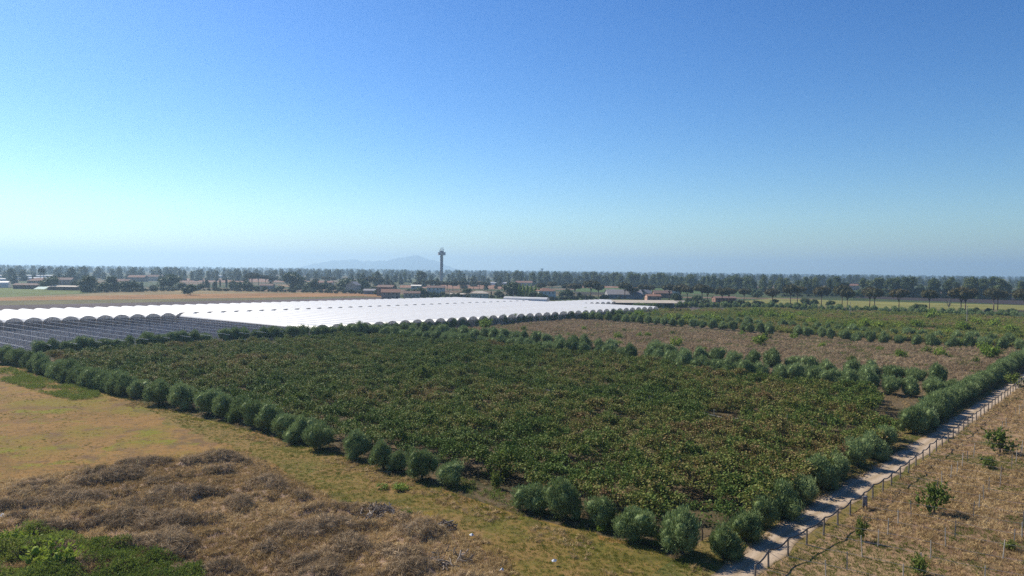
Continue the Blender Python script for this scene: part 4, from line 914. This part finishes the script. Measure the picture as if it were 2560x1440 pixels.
for n_, r_, a_, b_, mt in (('platform_floor', 9.6, 638, 637, M_td), ('lower_band', 9.4, 637, 635.2, M_tp), ('window_band', 9.0, 635.2, 633.8, M_td), ('upper_band', 9.6, 633.8, 632, M_tp), ('platform_roof', 9.8, 632, 631, M_td), ('cabin', 4.8, 631, 627, M_tc)): ring(r_ * s, zt(a_), zt(b_)).build(n_, mt, e)
for k, (x, h0, h1) in enumerate(((-4, 631, 622), (-2, 627, 619), (0.4, 627, 621), (2.6, 627, 618), (4.5, 631, 622), (-5.5, 631, 626))):
    m = MB(); m.tube([(x * s, rng.uniform(-2, 2) * s, zt(h0)), (x * s, 0, zt(h1))], .35 * s, 5); m.box((x * s, 0, zt(h1 + 2)), (1.5 * s, .5 * s, 1.8 * s)); m.build('antenna', M_td, e)
# far water tower on the horizon
q = P(1355, 690); d = np.linalg.norm(q); s = d / F; e = empty('water_tower', (*q, 0), 0, 1, 'tiny funnel-shaped water tower on the hazy horizon', 'water tower')
m = MB(); m.tube([(0, 0, 0), (0, 0, 25 + .5 * s)], 1.4 * s, 10); m.build('shaft', M_tc, e); m = MB(); m.tube([(0, 0, 25 + .5 * s), (0, 0, 25 + 4.6 * s)], [1.5 * s, 4.6 * s], 14); m.build('tank', M_tc, e)
# utility poles
for k, (a, b, c, lb) in enumerate([(1463, 759, 731, 'beside the far corner tunnels'), (1283, 752, 727, 'behind the rear tunnel block near poplars'), (1124, 746, 722, 'behind the rear tunnels below the tower'), (2125, 792, 759, 'in the weedy orchard before the pines'), (2417, 806, 771, 'in the weedy orchard at the right'), (1882, 764, 742, 'at the end of the weedy orchard')]):
    q = P(a, b); h = (b - c) * np.linalg.norm(q) / F; e = empty('utility_pole', (*q, 0), 0, 1, 'slender pale utility pole ' + lb, 'pole', 'utility poles'); m = MB(); m.tube([(0, 0, 0), (0, 0, h)], [.17, .11], 6); m.build('shaft', M_conc, e); m = MB(); m.box((0, 0, h - .4), (1.4, .12, .12), UA); m.build('crossarm', M_wood, e)

# ================================================================== GROUND COVER
M_straw = leafmat('dry_stalk', [(0, (.14, .092, .042)), (.35, (.26, .18, .08)), (.6, (.39, .285, .14)), (1, (.54, .42, .25))], .8, .25, .1, tint=True, k=1.25)
M_twig = leafmat('dead_twig', [(0, (.115, .083, .048)), (.4, (.25, .182, .108)), (.7, (.40, .30, .185)), (1, (.53, .42, .29))], .85, .25, .1, tint=True, k=1.12)
M_gras = leafmat('green_grass', [(0, (.05, .08, .012)), (.4, (.11, .14, .02)), (.7, (.20, .20, .035)), (1, (.30, .25, .06))], .7, .3, .1, tint=True)
M_herb = leafmat('green_herb', [(0, (.06, .095, .02)), (.4, (.12, .165, .032)), (.7, (.19, .24, .045)), (1, (.29, .31, .075))], .6, .3, .12, tint=True)
def tuft(s, mat, n=26, r=.22, h=.45, w=.035, lean=.5, name='tuft'):
    global rng
    rng = np.random.default_rng(800 + s); S = Leaves(); a = rng.random(n) * 6.283; q = r * np.sqrt(rng.random(n))
    c = np.stack([q * np.cos(a), q * np.sin(a), np.full(n, -.03)], 1); d = unit(np.stack([np.cos(a) * lean, np.sin(a) * lean, np.ones(n)], 1) + rng.normal(0, .25, (n, 3)))
    v, f = kites(c, d, rdir(n), rng.uniform(.5, 1.15, n) * h, rng.uniform(.7, 1.4, n) * w); S.add(v, f, rng.random(n)); return S.mesh(name, mat)
def tangle(s, mat, n=60, r=.6, h=.6, name='brush'):
    """heap of bent dry stems"""
    global rng
    rng = np.random.default_rng(830 + s); S = Leaves(); d0 = rdir(n); d0[:, 2] = abs(d0[:, 2]) * .8
    c = d0 * np.array([r, r, h]) * rng.uniform(.2, .95, (n, 1)); t = unit(np.cross(d0, rdir(n)) + rng.normal(0, .25, (n, 3)) + np.array([.25, -.1, .15]))
    L = rng.uniform(.35, .8, n); v, f = kites(c - t * L[:, None] / 2, t, d0, L, rng.uniform(.02, .05, n)); S.add(v, f, rng.random(n))
    return S.mesh(name, mat)
def herb(s, mat, n=40, r=.35, h=.5, L=.16, name='herb'):
    global rng
    rng = np.random.default_rng(860 + s); S = Leaves(); d0 = rdir(n); d0[:, 2] = abs(d0[:, 2]); c = d0 * np.array([r, r, h]) * rng.uniform(.4, 1, (n, 1))
    v, f = kites(c, unit(d0 + rdir(n) * .7 + np.array([0, 0, .3])), unit(rdir(n) + np.array([0, 0, 1])), rng.uniform(.7, 1.3, n) * L, L * .5, .1); S.add(v, f, rng.random(n)); return S.mesh(name, mat)
TUFT = [tuft(s, M_straw) for s in range(4)] + [tuft(10 + s, M_straw, 18, .3, .28, .03, 1.2) for s in range(2)]
GRAS = [tuft(20 + s, M_gras, 26, .25, .3, .035, .7) for s in range(3)]
TANG = [tangle(s, M_twig) for s in range(5)]
TANS = [tangle(10 + s, M_straw, 50, .5, .4) for s in range(3)]
HERB = [herb(s, M_herb) for s in range(4)]
rng = np.random.default_rng(51)
far_enough = lambda p, d: np.linalg.norm(p, axis=1) > d

# --- scrub heap in the left foreground: uneven ground with dead brush
scrub_px = [(-260, 1215), (0, 1218), (120, 1190), (190, 1178), (330, 1160), (440, 1150), (545, 1128), (640, 1148), (715, 1190), (790, 1232), (850, 1262), (960, 1262), (1080, 1296), (1150, 1330), (1240, 1395), (1300, 1470), (1330, 1620), (-350, 1700)]
scrub = PP(scrub_px)
def mound(p):
    d = dist_line(p, np.vstack([scrub, scrub[:1]])); k = np.clip(d / 3.5, 0, 1); k = k * k * (3 - 2 * k)
    a = R(28); q = np.stack([(p[:, 0] * math.cos(a) + p[:, 1] * math.sin(a)) * .5, (-p[:, 0] * math.sin(a) + p[:, 1] * math.cos(a))], 1)
    return k * (.05 + 1.25 * np.clip(vnoise(q, 1.7, 61) - .3, 0, 1) + .4 * vnoise(p, 1.3, 62) + .3 * vnoise(p, 6, 63)) * inpoly(p, scrub)
def mound_mesh():
    lo, hi = scrub.min(0), scrub.max(0); st = .45; xs = np.arange(lo[0], hi[0] + st, st); ys = np.arange(lo[1], hi[1] + st, st)
    gx, gy = np.meshgrid(xs, ys); p = np.stack([gx.ravel(), gy.ravel()], 1); ins = inpoly(p, scrub); z = mound(p) + .016
    nx = len(xs); idq = np.arange(len(p)).reshape(gy.shape); f = np.stack([idq[:-1, :-1], idq[:-1, 1:], idq[1:, 1:], idq[1:, :-1]], -1).reshape(-1, 4); f = f[ins[f].all(1)]
    o = link('scrub_ground', mesh_np('scrub_ground', np.column_stack([p, z]), f, M_scrubg, smooth=True)); o['kind'] = 'structure'
mound_mesh()
sp = fill(scrub, 9.0); ex = fill(scrub + (scrub - scrub.mean(0)) * .06, 5.0); ex = ex[~inpoly(ex, scrub)]; ex = ex[vnoise(ex, 1.8, 75) > .5]; sp = np.vstack([sp, ex]); sp = sp[sp[:, 1] > 44]
nA, nB, nC = vnoise(sp, 4.5, 71), vnoise(sp, 1.7, 72), vnoise(sp, 9, 73)
z = mound(sp)
z = mound(sp); dark = (z + .35 * (nA - .5) + rng.normal(0, .1, len(sp))) > .82
left = np.clip((P(700, 1300)[0] - sp[:, 0]) / 25, 0, 1)
sel = dark & (rng.random(len(sp)) < .75)
scatter('dead_brush', 'tangles', TANG, np.column_stack([sp, z])[sel], rng.uniform(.55, 1.2, sel.sum()) * (.8 + .7 * nA[sel]), tint=np.clip(.0 + .6 * nB[sel] + rng.normal(0, .15, sel.sum()), 0, 1), tilt=.3, label='grey-brown heaps of dead bramble and brush in the left foreground', cat='dead brush')
sel = ~dark | (rng.random(len(sp)) < .3)
scatter('dry_stalks', 'straw_tangles', TANS + TUFT, np.column_stack([sp, z])[sel], rng.uniform(.6, 1.25, sel.sum()), tint=np.clip(.15 + .75 * nC[sel] + .25 * (nB[sel] - .5) - .25 * left[sel] * (nC[sel] < .5) + rng.normal(0, .18, sel.sum()), 0, 1), tilt=.35, label='tangled straw-coloured dry weeds covering the scrub ground in the left foreground', cat='dry weeds')
# --- bramble and green weeds in the bottom-left corner
wp = fill(PP([(-250, 1345), (60, 1340), (170, 1360), (260, 1385), (380, 1412), (470, 1430), (510, 1480), (540, 1640), (-300, 1660)]), 13); wp = wp[wp[:, 1] > 46]
k = (vnoise(wp, 2.2, 81) + rng.normal(0, .1, len(wp))) > .36; wp = wp[k]; xk = np.clip((wp[:, 0] - P(150, 1400)[0]) / 8, 0, 1)
scatter('green_bramble', 'herbs', HERB, np.column_stack([wp, mound(wp) + .05 + .5 * vnoise(wp, 2.6, 82)]), rng.uniform(.7, 1.3, len(wp)), tint=np.clip(.8 - .45 * xk + .5 * (vnoise(wp, 2.2, 83) - .5) + rng.normal(0, .12, len(wp)), 0, 1), tilt=.3, label='green bramble and nettles filling the bottom left corner', cat='bramble')
# --- dry field: short grass, greener patches
fpoly = PP([(-350, 905), (30, 915), (330, 1008), (850, 1142), (1300, 1295), (1620, 1375), (1740, 1445), (1620, 1600), (-350, 1640)])
gp = fill(fpoly, 3.2); gp = gp[~inpoly(gp, scrub) & (gp[:, 1] > 46)]
row = dist_line(gp, PP([(30, 912), (330, 1003), (850, 1140), (1300, 1290), (1750, 1440)]))
keepg = rng.random(len(gp)) < np.where(gp[:, 1] < 95, 1, .25); gp = gp[keepg]; row = row[keepg]
gn = vnoise(gp, 7, 91) * .6 + vnoise(gp, 2.5, 92) * .4
isg = gn > .56
scatter('dry_grass', 'straw_tufts', TUFT, gp[~isg], rng.uniform(.2, .5, (~isg).sum()), tint=np.clip(.72 + .5 * (vnoise(gp[~isg], 5, 93) - .5) + rng.normal(0, .15, (~isg).sum()), 0, 1), label='short dry ochre grass of the left field', cat='grass')
scatter('green_grass', 'grass_tufts', GRAS, gp[isg], rng.uniform(.3, .75, isg.sum()), tint=np.clip(.55 + .5 * (vnoise(gp[isg], 4, 94) - .5) + rng.normal(0, .15, isg.sum()), 0, 1), label='yellow-green grass patches of the left field', cat='grass')
# taller weeds between the olives and the field, and around the front corner
tp = fill(PP([(260, 1000), (330, 1000), (560, 1062), (850, 1142), (1120, 1228), (1300, 1300), (1620, 1382), (1700, 1440), (1500, 1440), (1280, 1330), (1100, 1262), (860, 1180), (640, 1105), (420, 1045)]), 3.0); tp = tp[vnoise(tp, 3.2, 95) > .52]
scatter('roadside_weeds', 'straw_tangles', TANS + TUFT, tp, rng.uniform(.5, 1.2, len(tp)), tint=np.clip(vnoise(tp, 4, 96) * .8 + rng.normal(0, .15, len(tp)), 0, 1), label='brown knee-high weeds between the olive row and the field', cat='weeds')
bp_ = fill(PP([(30, 922), (70, 936), (250, 982), (262, 1000), (170, 1002), (0, 952), (-100, 930)]), 5); bp_ = bp_[(vnoise(bp_, 3.5, 205) + rng.normal(0, .12, len(bp_))) > .42]
scatter('tall_green_grass', 'herbs', HERB, bp_, rng.uniform(.6, 1.3, len(bp_)), tint=np.clip(.8 + rng.normal(0, .15, len(bp_)), 0, 1), label='bright green tall grass strip beside the first olives', cat='grass')
eg = along(PP([(-60, 905), (30, 912), (330, 1002), (560, 1060), (850, 1139), (1130, 1235), (1300, 1289), (1620, 1370), (1752, 1440)]), .16, .3); eg = eg + rng.normal(0, .75, eg.shape)
scatter('edge_grass', 'grass_tufts', GRAS, eg, rng.uniform(.5, 1.3, len(eg)), tint=np.clip(.45 + .9 * (vnoise(eg, 5, 77) - .5) + rng.normal(0, .15, len(eg)), 0, 1), label='ragged grass along the foot of the olive row by the field', cat='grass')
gs_ = fill(PP([(330, 1005), (850, 1143), (1300, 1293), (1748, 1440), (1640, 1560), (1400, 1600), (1290, 1440), (1130, 1310), (980, 1262), (830, 1248), (700, 1175), (560, 1118)]), 4.0); gs_ = gs_[gs_[:, 1] > 46]
scatter('strip_grass', 'grass_tufts', GRAS, gs_, rng.uniform(.3, .9, len(gs_)) * (.6 + .7 * vnoise(gs_, 2.5, 78)), tint=np.clip(.6 + .9 * (vnoise(gs_, 4, 79) - .5) + rng.normal(0, .15, len(gs_)), 0, 1), label='olive-yellow grass strip between the scrub and the olive row', cat='grass')
# verge of the track
vp = fill(verge_poly, 4); vd = dist_line(vp, roadc); vp = vp[(vd > 1.9) & (vp[:, 1] > 46) & (vp[:, 1] < 200)]
scatter('verge_grass', 'grass_tufts', GRAS, vp, rng.uniform(.3, .8, len(vp)), tint=np.clip(.45 + .8 * (vnoise(vp, 4, 97) - .5) + rng.normal(0, .15, len(vp)), 0, 1), label='grass growing along both sides of the dirt track', cat='grass')
# --- vineyard on the right
yp = fill(vy, 6.0); yp = yp[(yp[:, 1] > 46) & (yp[:, 1] < 210)]; yp = yp[rng.random(len(yp)) < np.where(yp[:, 1] < 100, 1, .5)]
yn, ym = vnoise(yp, 6, 98), vnoise(yp, 2.0, 99)
gsel = (yn * .6 + ym * .4) > .57
scatter('vineyard_dry_grass', 'straw_tangles', TANS + TUFT, yp[~gsel], rng.uniform(.5, 1.25, (~gsel).sum()), tint=np.clip(.1 + .7 * ym[~gsel] + rng.normal(0, .18, (~gsel).sum()), 0, 1), label='rusty brown dry grass among the vineyard stakes', cat='grass')
scatter('vineyard_green_weeds', 'grass_tufts', GRAS, yp[gsel], rng.uniform(.5, 1.1, gsel.sum()), tint=np.clip(.3 + rng.normal(0, .18, gsel.sum()), 0, 1), label='low green weeds among the vineyard stakes', cat='weeds')
# --- dry orchard and weedy orchard
dp = fill(dead_poly, 1.7); dn_ = vnoise(dp, 10, 101); dm_ = vnoise(dp, 3, 102)
scatter('withered_vines', 'tangles', TANG, np.column_stack([dp, rng.uniform(0, .5, len(dp)) * (dm_ > .35)]), rng.uniform(.9, 1.9, len(dp)), tint=np.clip(.3 + .5 * (dm_ - .5) + .3 * (dn_ - .5) + rng.normal(0, .15, len(dp)), 0, 1), tilt=.3, label='withered mauve-brown vines of the dry orchard behind the double olive row', cat='withered vines')
dg_ = dp[(vnoise(dp, 7, 106) > .55) & (rng.random(len(dp)) < .5)]
scatter('orchard_green_weeds', 'herbs', HERB, dg_, rng.uniform(.9, 2.0, len(dg_)), tint=np.clip(.35 + rng.normal(0, .2, len(dg_)), 0, 1), label='low green weeds sprouting in the dry orchard', cat='weeds')
ds_ = dp[(dn_ > .55) & (rng.random(len(dp)) < .6)]
scatter('orchard_straw', 'straw_tangles', TANS + TUFT, ds_, rng.uniform(.9, 1.7, len(ds_)), tint=np.clip(.45 + rng.normal(0, .2, len(ds_)), 0, 1), label='straw-coloured grass showing through the dry orchard', cat='grass')
ep = fill(green_poly, .75); en = vnoise(ep, 9, 103); em = vnoise(ep, 25, 104)
es = (en > .35) & (rng.random(len(ep)) < .8)
M_ws = leafmat('orchard_scrub', [(0, (.07, .095, .022)), (.35, (.13, .16, .03)), (.6, (.20, .20, .05)), (.8, (.21, .15, .07)), (1, (.22, .15, .10))], .65, .3, .1, tint=True, tw=.7, k=1.35)
WS = [shrub_proto(30 + s, M_ws, 60, .3, .16)[0] for s in range(4)]; rng = np.random.default_rng(61)
scatter('orchard_scrub', 'weedscrub', WS, ep[es], rng.uniform(.5, 1.25, es.sum()), tint=np.clip(.45 + .9 * (en[es] - .55) + .6 * (em[es] - .5) + rng.normal(0, .18, es.sum()), 0, 1), label='green and brown scrub overrunning the far orchard before the pines', cat='scrub')
es2 = ~es
scatter('orchard_dry_weeds', 'straw_tangles', TANS + TUFT, ep[es2], rng.uniform(1, 2, es2.sum()), label='rusty weeds between the scrub of the far orchard', cat='weeds')
# weeds under the olives and between canopy and track
up = fill(orch, .9); up = up[~inpoly(up, kiwi_poly) & ~inpoly(up, dead_poly) & ~inpoly(up, green_poly) & (up[:, 1] < 300)]
scatter('orchard_floor_weeds', 'straw_tangles', TANS + TUFT, up, rng.uniform(.5, 1.2, len(up)), tint=np.clip(.3 + .6 * (vnoise(up, 6, 105) - .5) + rng.normal(0, .15, len(up)), 0, 1), label='dry weeds under the olives around the kiwi canopy', cat='weeds')

cg = fill(PP([(1150, 1195), (1300, 1235), (1640, 1310), (1760, 1350), (1740, 1395), (1560, 1345), (1300, 1275), (1130, 1220)]), 3.5); cg = cg[vnoise(cg, 2.5, 108) > .42]
scatter('corner_undergrowth', 'herbs', HERB, cg, rng.uniform(.4, 1.1, len(cg)), tint=np.clip(.5 + rng.normal(0, .2, len(cg)), 0, 1), label='green undergrowth between the corner olives and the kiwi trunks', cat='undergrowth')
# ================================================================== VINEYARD POSTS, HOSE, STAKES
fl = PP(fence_px); fl = np.vstack([fl, [fl[-1] + U * 40]])
ends = along(fl, 3.75, .25, 1.0); rowdir = P(2207, 1284) - P(2160, 1249); rowdir = np.array([.80, -.60])
e_tops = []
for k, q in enumerate(ends):
    h = rng.uniform(1.5, 1.75); lx, ly = rng.normal(0, .05, 2); e_tops.append(np.array([q[0] + lx, q[1] + ly, h]))
    o = empty('end_post', (*q, 0), 0, 1, 'weathered end post beside the dirt track, %s from its near end' % nth(k + 1), 'post', 'end posts along the track')
    m = MB(); m.tube([(0, 0, -.2), (lx, ly, h)], [.095, .08], 7); m.build('shaft', M_wood, o)
    m = MB(); t0 = np.array([lx, ly, h - .15]); p1 = rowdir * 3.0; m.tube([t0, (p1[0], p1[1], .05)], .016, 4); m.build('guy_wire', M_dsteel, o)
M_hose = plain('black_hose', (.018, .018, .02), .5, .2, 4, .4)
hp_ = []
for a, b in zip(e_tops[:-1], e_tops[1:]):
    sag = rng.uniform(.12, .35)
    for t_ in np.linspace(0, 1, 8, endpoint=False): hp_.append(a * (1 - t_) + b * t_ + np.array([rowdir[0] * .1, rowdir[1] * .1, .06 - sag * 4 * t_ * (1 - t_)]))
m = MB(); m.tube(hp_, .065, 6); tag(m.build('irrigation_hose', M_hose, smooth=True), 'black irrigation hose sagging from post to post beside the dirt track', 'hose')
stk = MB(); stk.add(np.array([(a, b, c) for c in (-.2, 1.75) for a, b in ((-.034, -.034), (.034, -.034), (.034, .034), (-.034, .034))]), [(3, 2, 1, 0), (4, 5, 6, 7), (0, 1, 5, 4), (1, 2, 6, 5), (2, 3, 7, 6), (3, 0, 4, 7)]); SM = stk.mesh('vine_stake', M_stake)
ns = 0
for k, q in enumerate(ends[:44]):
    for j in range(1, 11):
        p = q + rowdir * (j * 4.6 + rng.normal(0, .15)) + U * rng.normal(0, .12)
        pxx = 1280 + F * p[0] / p[1]
        if pxx > 2640 or p[1] < 47 or rng.random() < .12 or ns >= 230: continue
        o = link('vine_stake', SM, None, (p[0], p[1], 0)); o.rotation_euler = (rng.normal(0, .04), rng.normal(0, .04), rng.uniform(0, 1)); o.scale = (1, 1, rng.uniform(.85, 1.1)); ns += 1
        tag(o, 'slim pale stake, %s out from the track in the row of the %s end post' % (nth(j), nth(k + 1)), 'stake', 'vineyard stakes')
print('stakes', ns)
# trellis wires along some rows
for k in range(0, 24):
    q = ends[k]; a = np.array([*q, 1.6]); L = 34; pts = [np.array([*(q + rowdir * L * t_), 1.45 - .08 * math.sin(t_ * 22)]) for t_ in np.linspace(0.02, 1, 16)]
    m = MB(); m.tube(pts, .012, 3); tag(m.build('trellis_wire', M_dsteel), 'thin trellis wire running out from the %s end post' % nth(k + 1), 'wire', 'trellis wires')

# ================================================================== SINGLE SHRUBS
def shrub_at(px, py, w_px, proto, label, tall=1.0, name='shrub', group=None, cat='shrub'):
    q = P(px, py); d = math.hypot(*q); s = w_px * d / F / 2.5; return plant(name, proto, q, (s, s, s * tall), label, cat, group, ('foliage', 'stem'))
SH = [(2335, 1283, 92, 'w', 'leafy green shrub in the vineyard close to the track', 1.05), (2153, 1352, 34, 'w', 'narrow upright green shrub among the first vineyard stakes', 2.0), (2298, 1438, 62, 'w', 'round dark shrub at the bottom edge of the vineyard', 1.1), (2500, 1132, 75, 'w', 'dense green bush at the right edge of the vineyard, higher up', 1.0), (2470, 1170, 40, 'w', 'small pale green bush below the dense bush', .8), (2525, 1375, 40, 'w', 'small dark bush at the lower right edge', .8), (2535, 965, 50, 'w', 'bush where the track leaves the picture', .8),
      (1255, 1185, 105, 'b', 'bright green shrub leaning over the canopy edge near the front olives', .75), (1240, 1222, 50, 'w', 'dark green vine-clad stump below the bright shrub', 1.4), (1500, 1330, 30, 'b', 'small bright shrub between two corner olives', .7),
      (130, 1440, 130, 'b', 'big bright green bush in the bottom left corner', .8), (40, 1385, 90, 'b', 'bright weedy bush at the left edge near the bottom', .7), (872, 1268, 36, 'b', 'lime green weed tuft beside the branch heap, left one', .7), (1015, 1290, 36, 'b', 'lime green weed tuft beside the branch heap, right one', .7), (705, 1365, 40, 'b', 'lime green weed tuft in the dead brush, left of a pair', .8), (745, 1372, 34, 'w', 'green weed tuft in the dead brush, right of a pair', .8), (595, 1275, 30, 'b', 'lone lime green tuft in the middle of the dead brush', .6), (110, 1225, 30, 'b', 'low green tuft at the upper left of the scrub', .6), (1040, 1365, 34, 'w', 'blue-green weed beside the branch heap', .8), (265, 1215, 24, 'b', 'tiny green tuft before the dark brush', .6),
      (1000, 1225, 60, 'b', 'yellow-green weeds in the grass strip, nearer the corner', .35), (960, 1222, 45, 'b', 'yellow-green weeds in the grass strip, farther from the corner', .35)]
for k, (a, b, wp_, t_, lb, tl) in enumerate(SH): shrub_at(a, b, wp_, (SHRUB_B if t_ == 'b' else SHRUB_W)[k % 3], lb, tl)
DS = [(1545, 850, 30), (1550, 865, 20), (1600, 845, 22), (1620, 845, 22), (1690, 868, 40), (1680, 838, 18), (1460, 828, 20), (1420, 842, 16), (1900, 865, 42), (1915, 850, 30), (1985, 850, 26), (2055, 872, 24), (2252, 898, 34), (2315, 885, 30), (2350, 893, 34), (2480, 900, 46), (2460, 885, 36), (2440, 912, 26), (1560, 832, 18), (1760, 880, 20), (1310, 830, 26), (1215, 822, 40), (1240, 845, 30), (1180, 835, 26), (1830, 898, 22), (2130, 905, 24), (1480, 845, 16), (1855, 840, 20), (2400, 870, 30), (2200, 880, 20)]
for k, (a, b, wp_) in enumerate(sorted(DS)): shrub_at(a, b, wp_, (SHRUB_B if k % 3 else SHRUB_W)[k % 3], 'green shrub in the dry brown orchard, %s counting from the left' % nth(k + 1), .9, group='green shrubs of the dry orchard')
KS = [(190, 905, 26), (320, 895, 24), (440, 900, 28), (560, 925, 30), (690, 905, 26), (760, 1000, 40), (520, 880, 22), (840, 880, 24), (950, 895, 26), (1060, 950, 60), (1130, 905, 30), (1290, 940, 30), (740, 1010, 40), (1480, 935, 26), (970, 870, 22), (630, 870, 20), (1240, 880, 24), (1660, 1005, 36), (1110, 1040, 36), (1350, 1010, 30)]
for k, (a, b, wp_) in enumerate(sorted(KS)): q = P(a, b, 1.5); s = wp_ * math.hypot(*q) / F / 2.5; plant('tall_weed', SHRUB_W[k % 3], q, (s, s, s * 1.1), 'leafy green clump rising from the kiwi canopy, %s counting from the left' % nth(k + 1), 'weed', 'green clumps in the kiwi canopy', ('foliage', 'stem'), z=1.0)
OG = [(1400 + 40 * i + rng.uniform(-12, 12), 778 + .022 * (40 * i) + rng.uniform(3, 40) * (0.5 + i / 40), rng.uniform(26, 46)) for i in range(29)]
OG = [(a, min(b, 868), c) for a, b, c in OG if a > 1580]
for k, (a, b, wp_) in enumerate(sorted(OG)): shrub_at(a, b, wp_, SHRUB_B[k % 3], 'light green shrub in the weedy far orchard, %s counting from the left' % nth(k + 1), .8, group='light green shrubs of the far orchard')

# ================================================================== SMALL THINGS
# heaps of cut branches
def branch_heap(px, py, w_, h_, n, label):
    q = P(px, py); e = empty('branch_heap', (*q, 0), 0, 1, label, 'branch heap', 'heaps of cut branches'); zb = float(mound(np.array([q]))[0])
    proto = []
    for s in range(4):
        m = MB(); L = 1.3; m.tube([(-L / 2, 0, 0), (-L * .15, .06, .05), (L * .2, -.05, .08), (L / 2, .04, 0)], [.06, .05, .04, .02], 5); m.tube([(-L * .15, .06, .05), (.2, .35, .15)], [.035, .012], 4); proto.append(m.mesh('branch', M_palebark if s % 2 else M_bark))
    for k in range(n):
        r = rng.random() ** .5; a = rng.uniform(0, 6.283); o = link('branch', proto[k % 4], e, (math.cos(a) * r * w_ / 2, math.sin(a) * r * w_ / 2, zb + h_ * (1 - r) * rng.uniform(.3, 1) + .1)); o.rotation_euler = (rng.normal(0, .5), rng.normal(0, .45), rng.uniform(0, 6.28)); s = rng.uniform(.6, 1.3); o.scale = (s, s, s)
branch_heap(940, 1295, 4.6, 1.0, 90, 'larger heap of cut grey branches at the edge of the scrub')
branch_heap(1110, 1325, 2.6, .7, 45, 'smaller heap of cut branches near the grass strip')
branch_heap(1120, 1420, 4.0, .8, 60, 'pale sprawling heap of dry branches at the bottom of the scrub')
# thin cane standing in the brush
q = P(343, 1196); m = MB(); m.tube([(0, 0, 0), (.02, 0, 1.9)], .035, 5); tag(m.build('garden_cane', plain('yellow_cane', (.45, .40, .16), .7, .15, 4), loc=(*q, .3)), 'thin yellow cane standing upright in the dead brush', 'cane')
# pale irrigation pipes over the kiwi canopy
for k, (a, b) in enumerate([((955, 903), (1000, 908)), ((1120, 926), (1172, 934)), ((1285, 963), (1375, 976)), ((1380, 978), (1450, 988)), ((1590, 990), (1660, 998)), ((1760, 1035), (1850, 1047))]):
    p0, p1 = P(*a, 2.5), P(*b, 2.5); m = MB(); m.tube([(*p0, 2.6), (*((p0 + p1) / 2), 2.35), (*p1, 2.5)], .05, 5); tag(m.build('irrigation_pipe', M_conc), 'pale irrigation pipe lying across the kiwi canopy, %s from the left' % nth(k + 1), 'pipe', 'pipes over the kiwi canopy')
for k, (a, b) in enumerate([(1322, 1000), (1365, 985), (1625, 1010), (1730, 1030), (1785, 1045), (1820, 1058), (1968, 1060), (2030, 1075), (1622, 1262)]):
    q = P(a, b, 1.6); m = MB(); m.tube([(0, 0, 0), (0, 0, 3.0)], .05, 6); tag(m.build('canopy_post', M_conc, loc=(*q, 0)), 'slim concrete post poking through the kiwi canopy, %s from the left' % nth(k + 1), 'post', 'posts in the kiwi canopy')
# scraps of litter in the grass
for k, (a, b, lb) in enumerate([(1385, 1414, 'near the bottom centre'), (1180, 1348, 'beside the smaller branch heap'), (1255, 1436, 'at the bottom edge'), (5, 1312, 'at the left edge by the bushes')]):
    q = P(a, b); m = MB(); n = 7; v = [(math.cos(i * .9) * rng.uniform(.12, .3), math.sin(i * .9) * rng.uniform(.12, .3), rng.uniform(.02, .2)) for i in range(n)] + [(0, 0, .28)]; m.add(v, [(i, (i + 1) % n, n) for i in range(n)]); s = 3.0 if k == 3 else 1.0
    o = m.build('plastic_scrap', plain('litter', (.6, .62, .64), .6, .1, 4), loc=(*q, .3)); o.scale = (s, s, s); tag(o, 'crumpled pale plastic scrap ' + lb, 'litter', 'scraps of litter')
# track-side valve at the foot of a post
q = P(2155, 1272); e = empty('irrigation_valve', (*(q + rowdir * .3), 0), UA, 1, 'dark irrigation valve pipes at the foot of an end post by the track', 'valve'); m = MB(); m.tube([(-.5, 0, 0), (-.5, 0, .8)], .08, 6); m.tube([(.5, 0, 0), (.5, 0, .9)], .08, 6); m.tube([(-.5, 0, .5), (.5, 0, .5)], .06, 6); m.build('pipe', M_hose, e); m = MB(); m.box((0, 0, .95), (.5, .3, .9)); m.build('valve_body', M_dsteel, e)
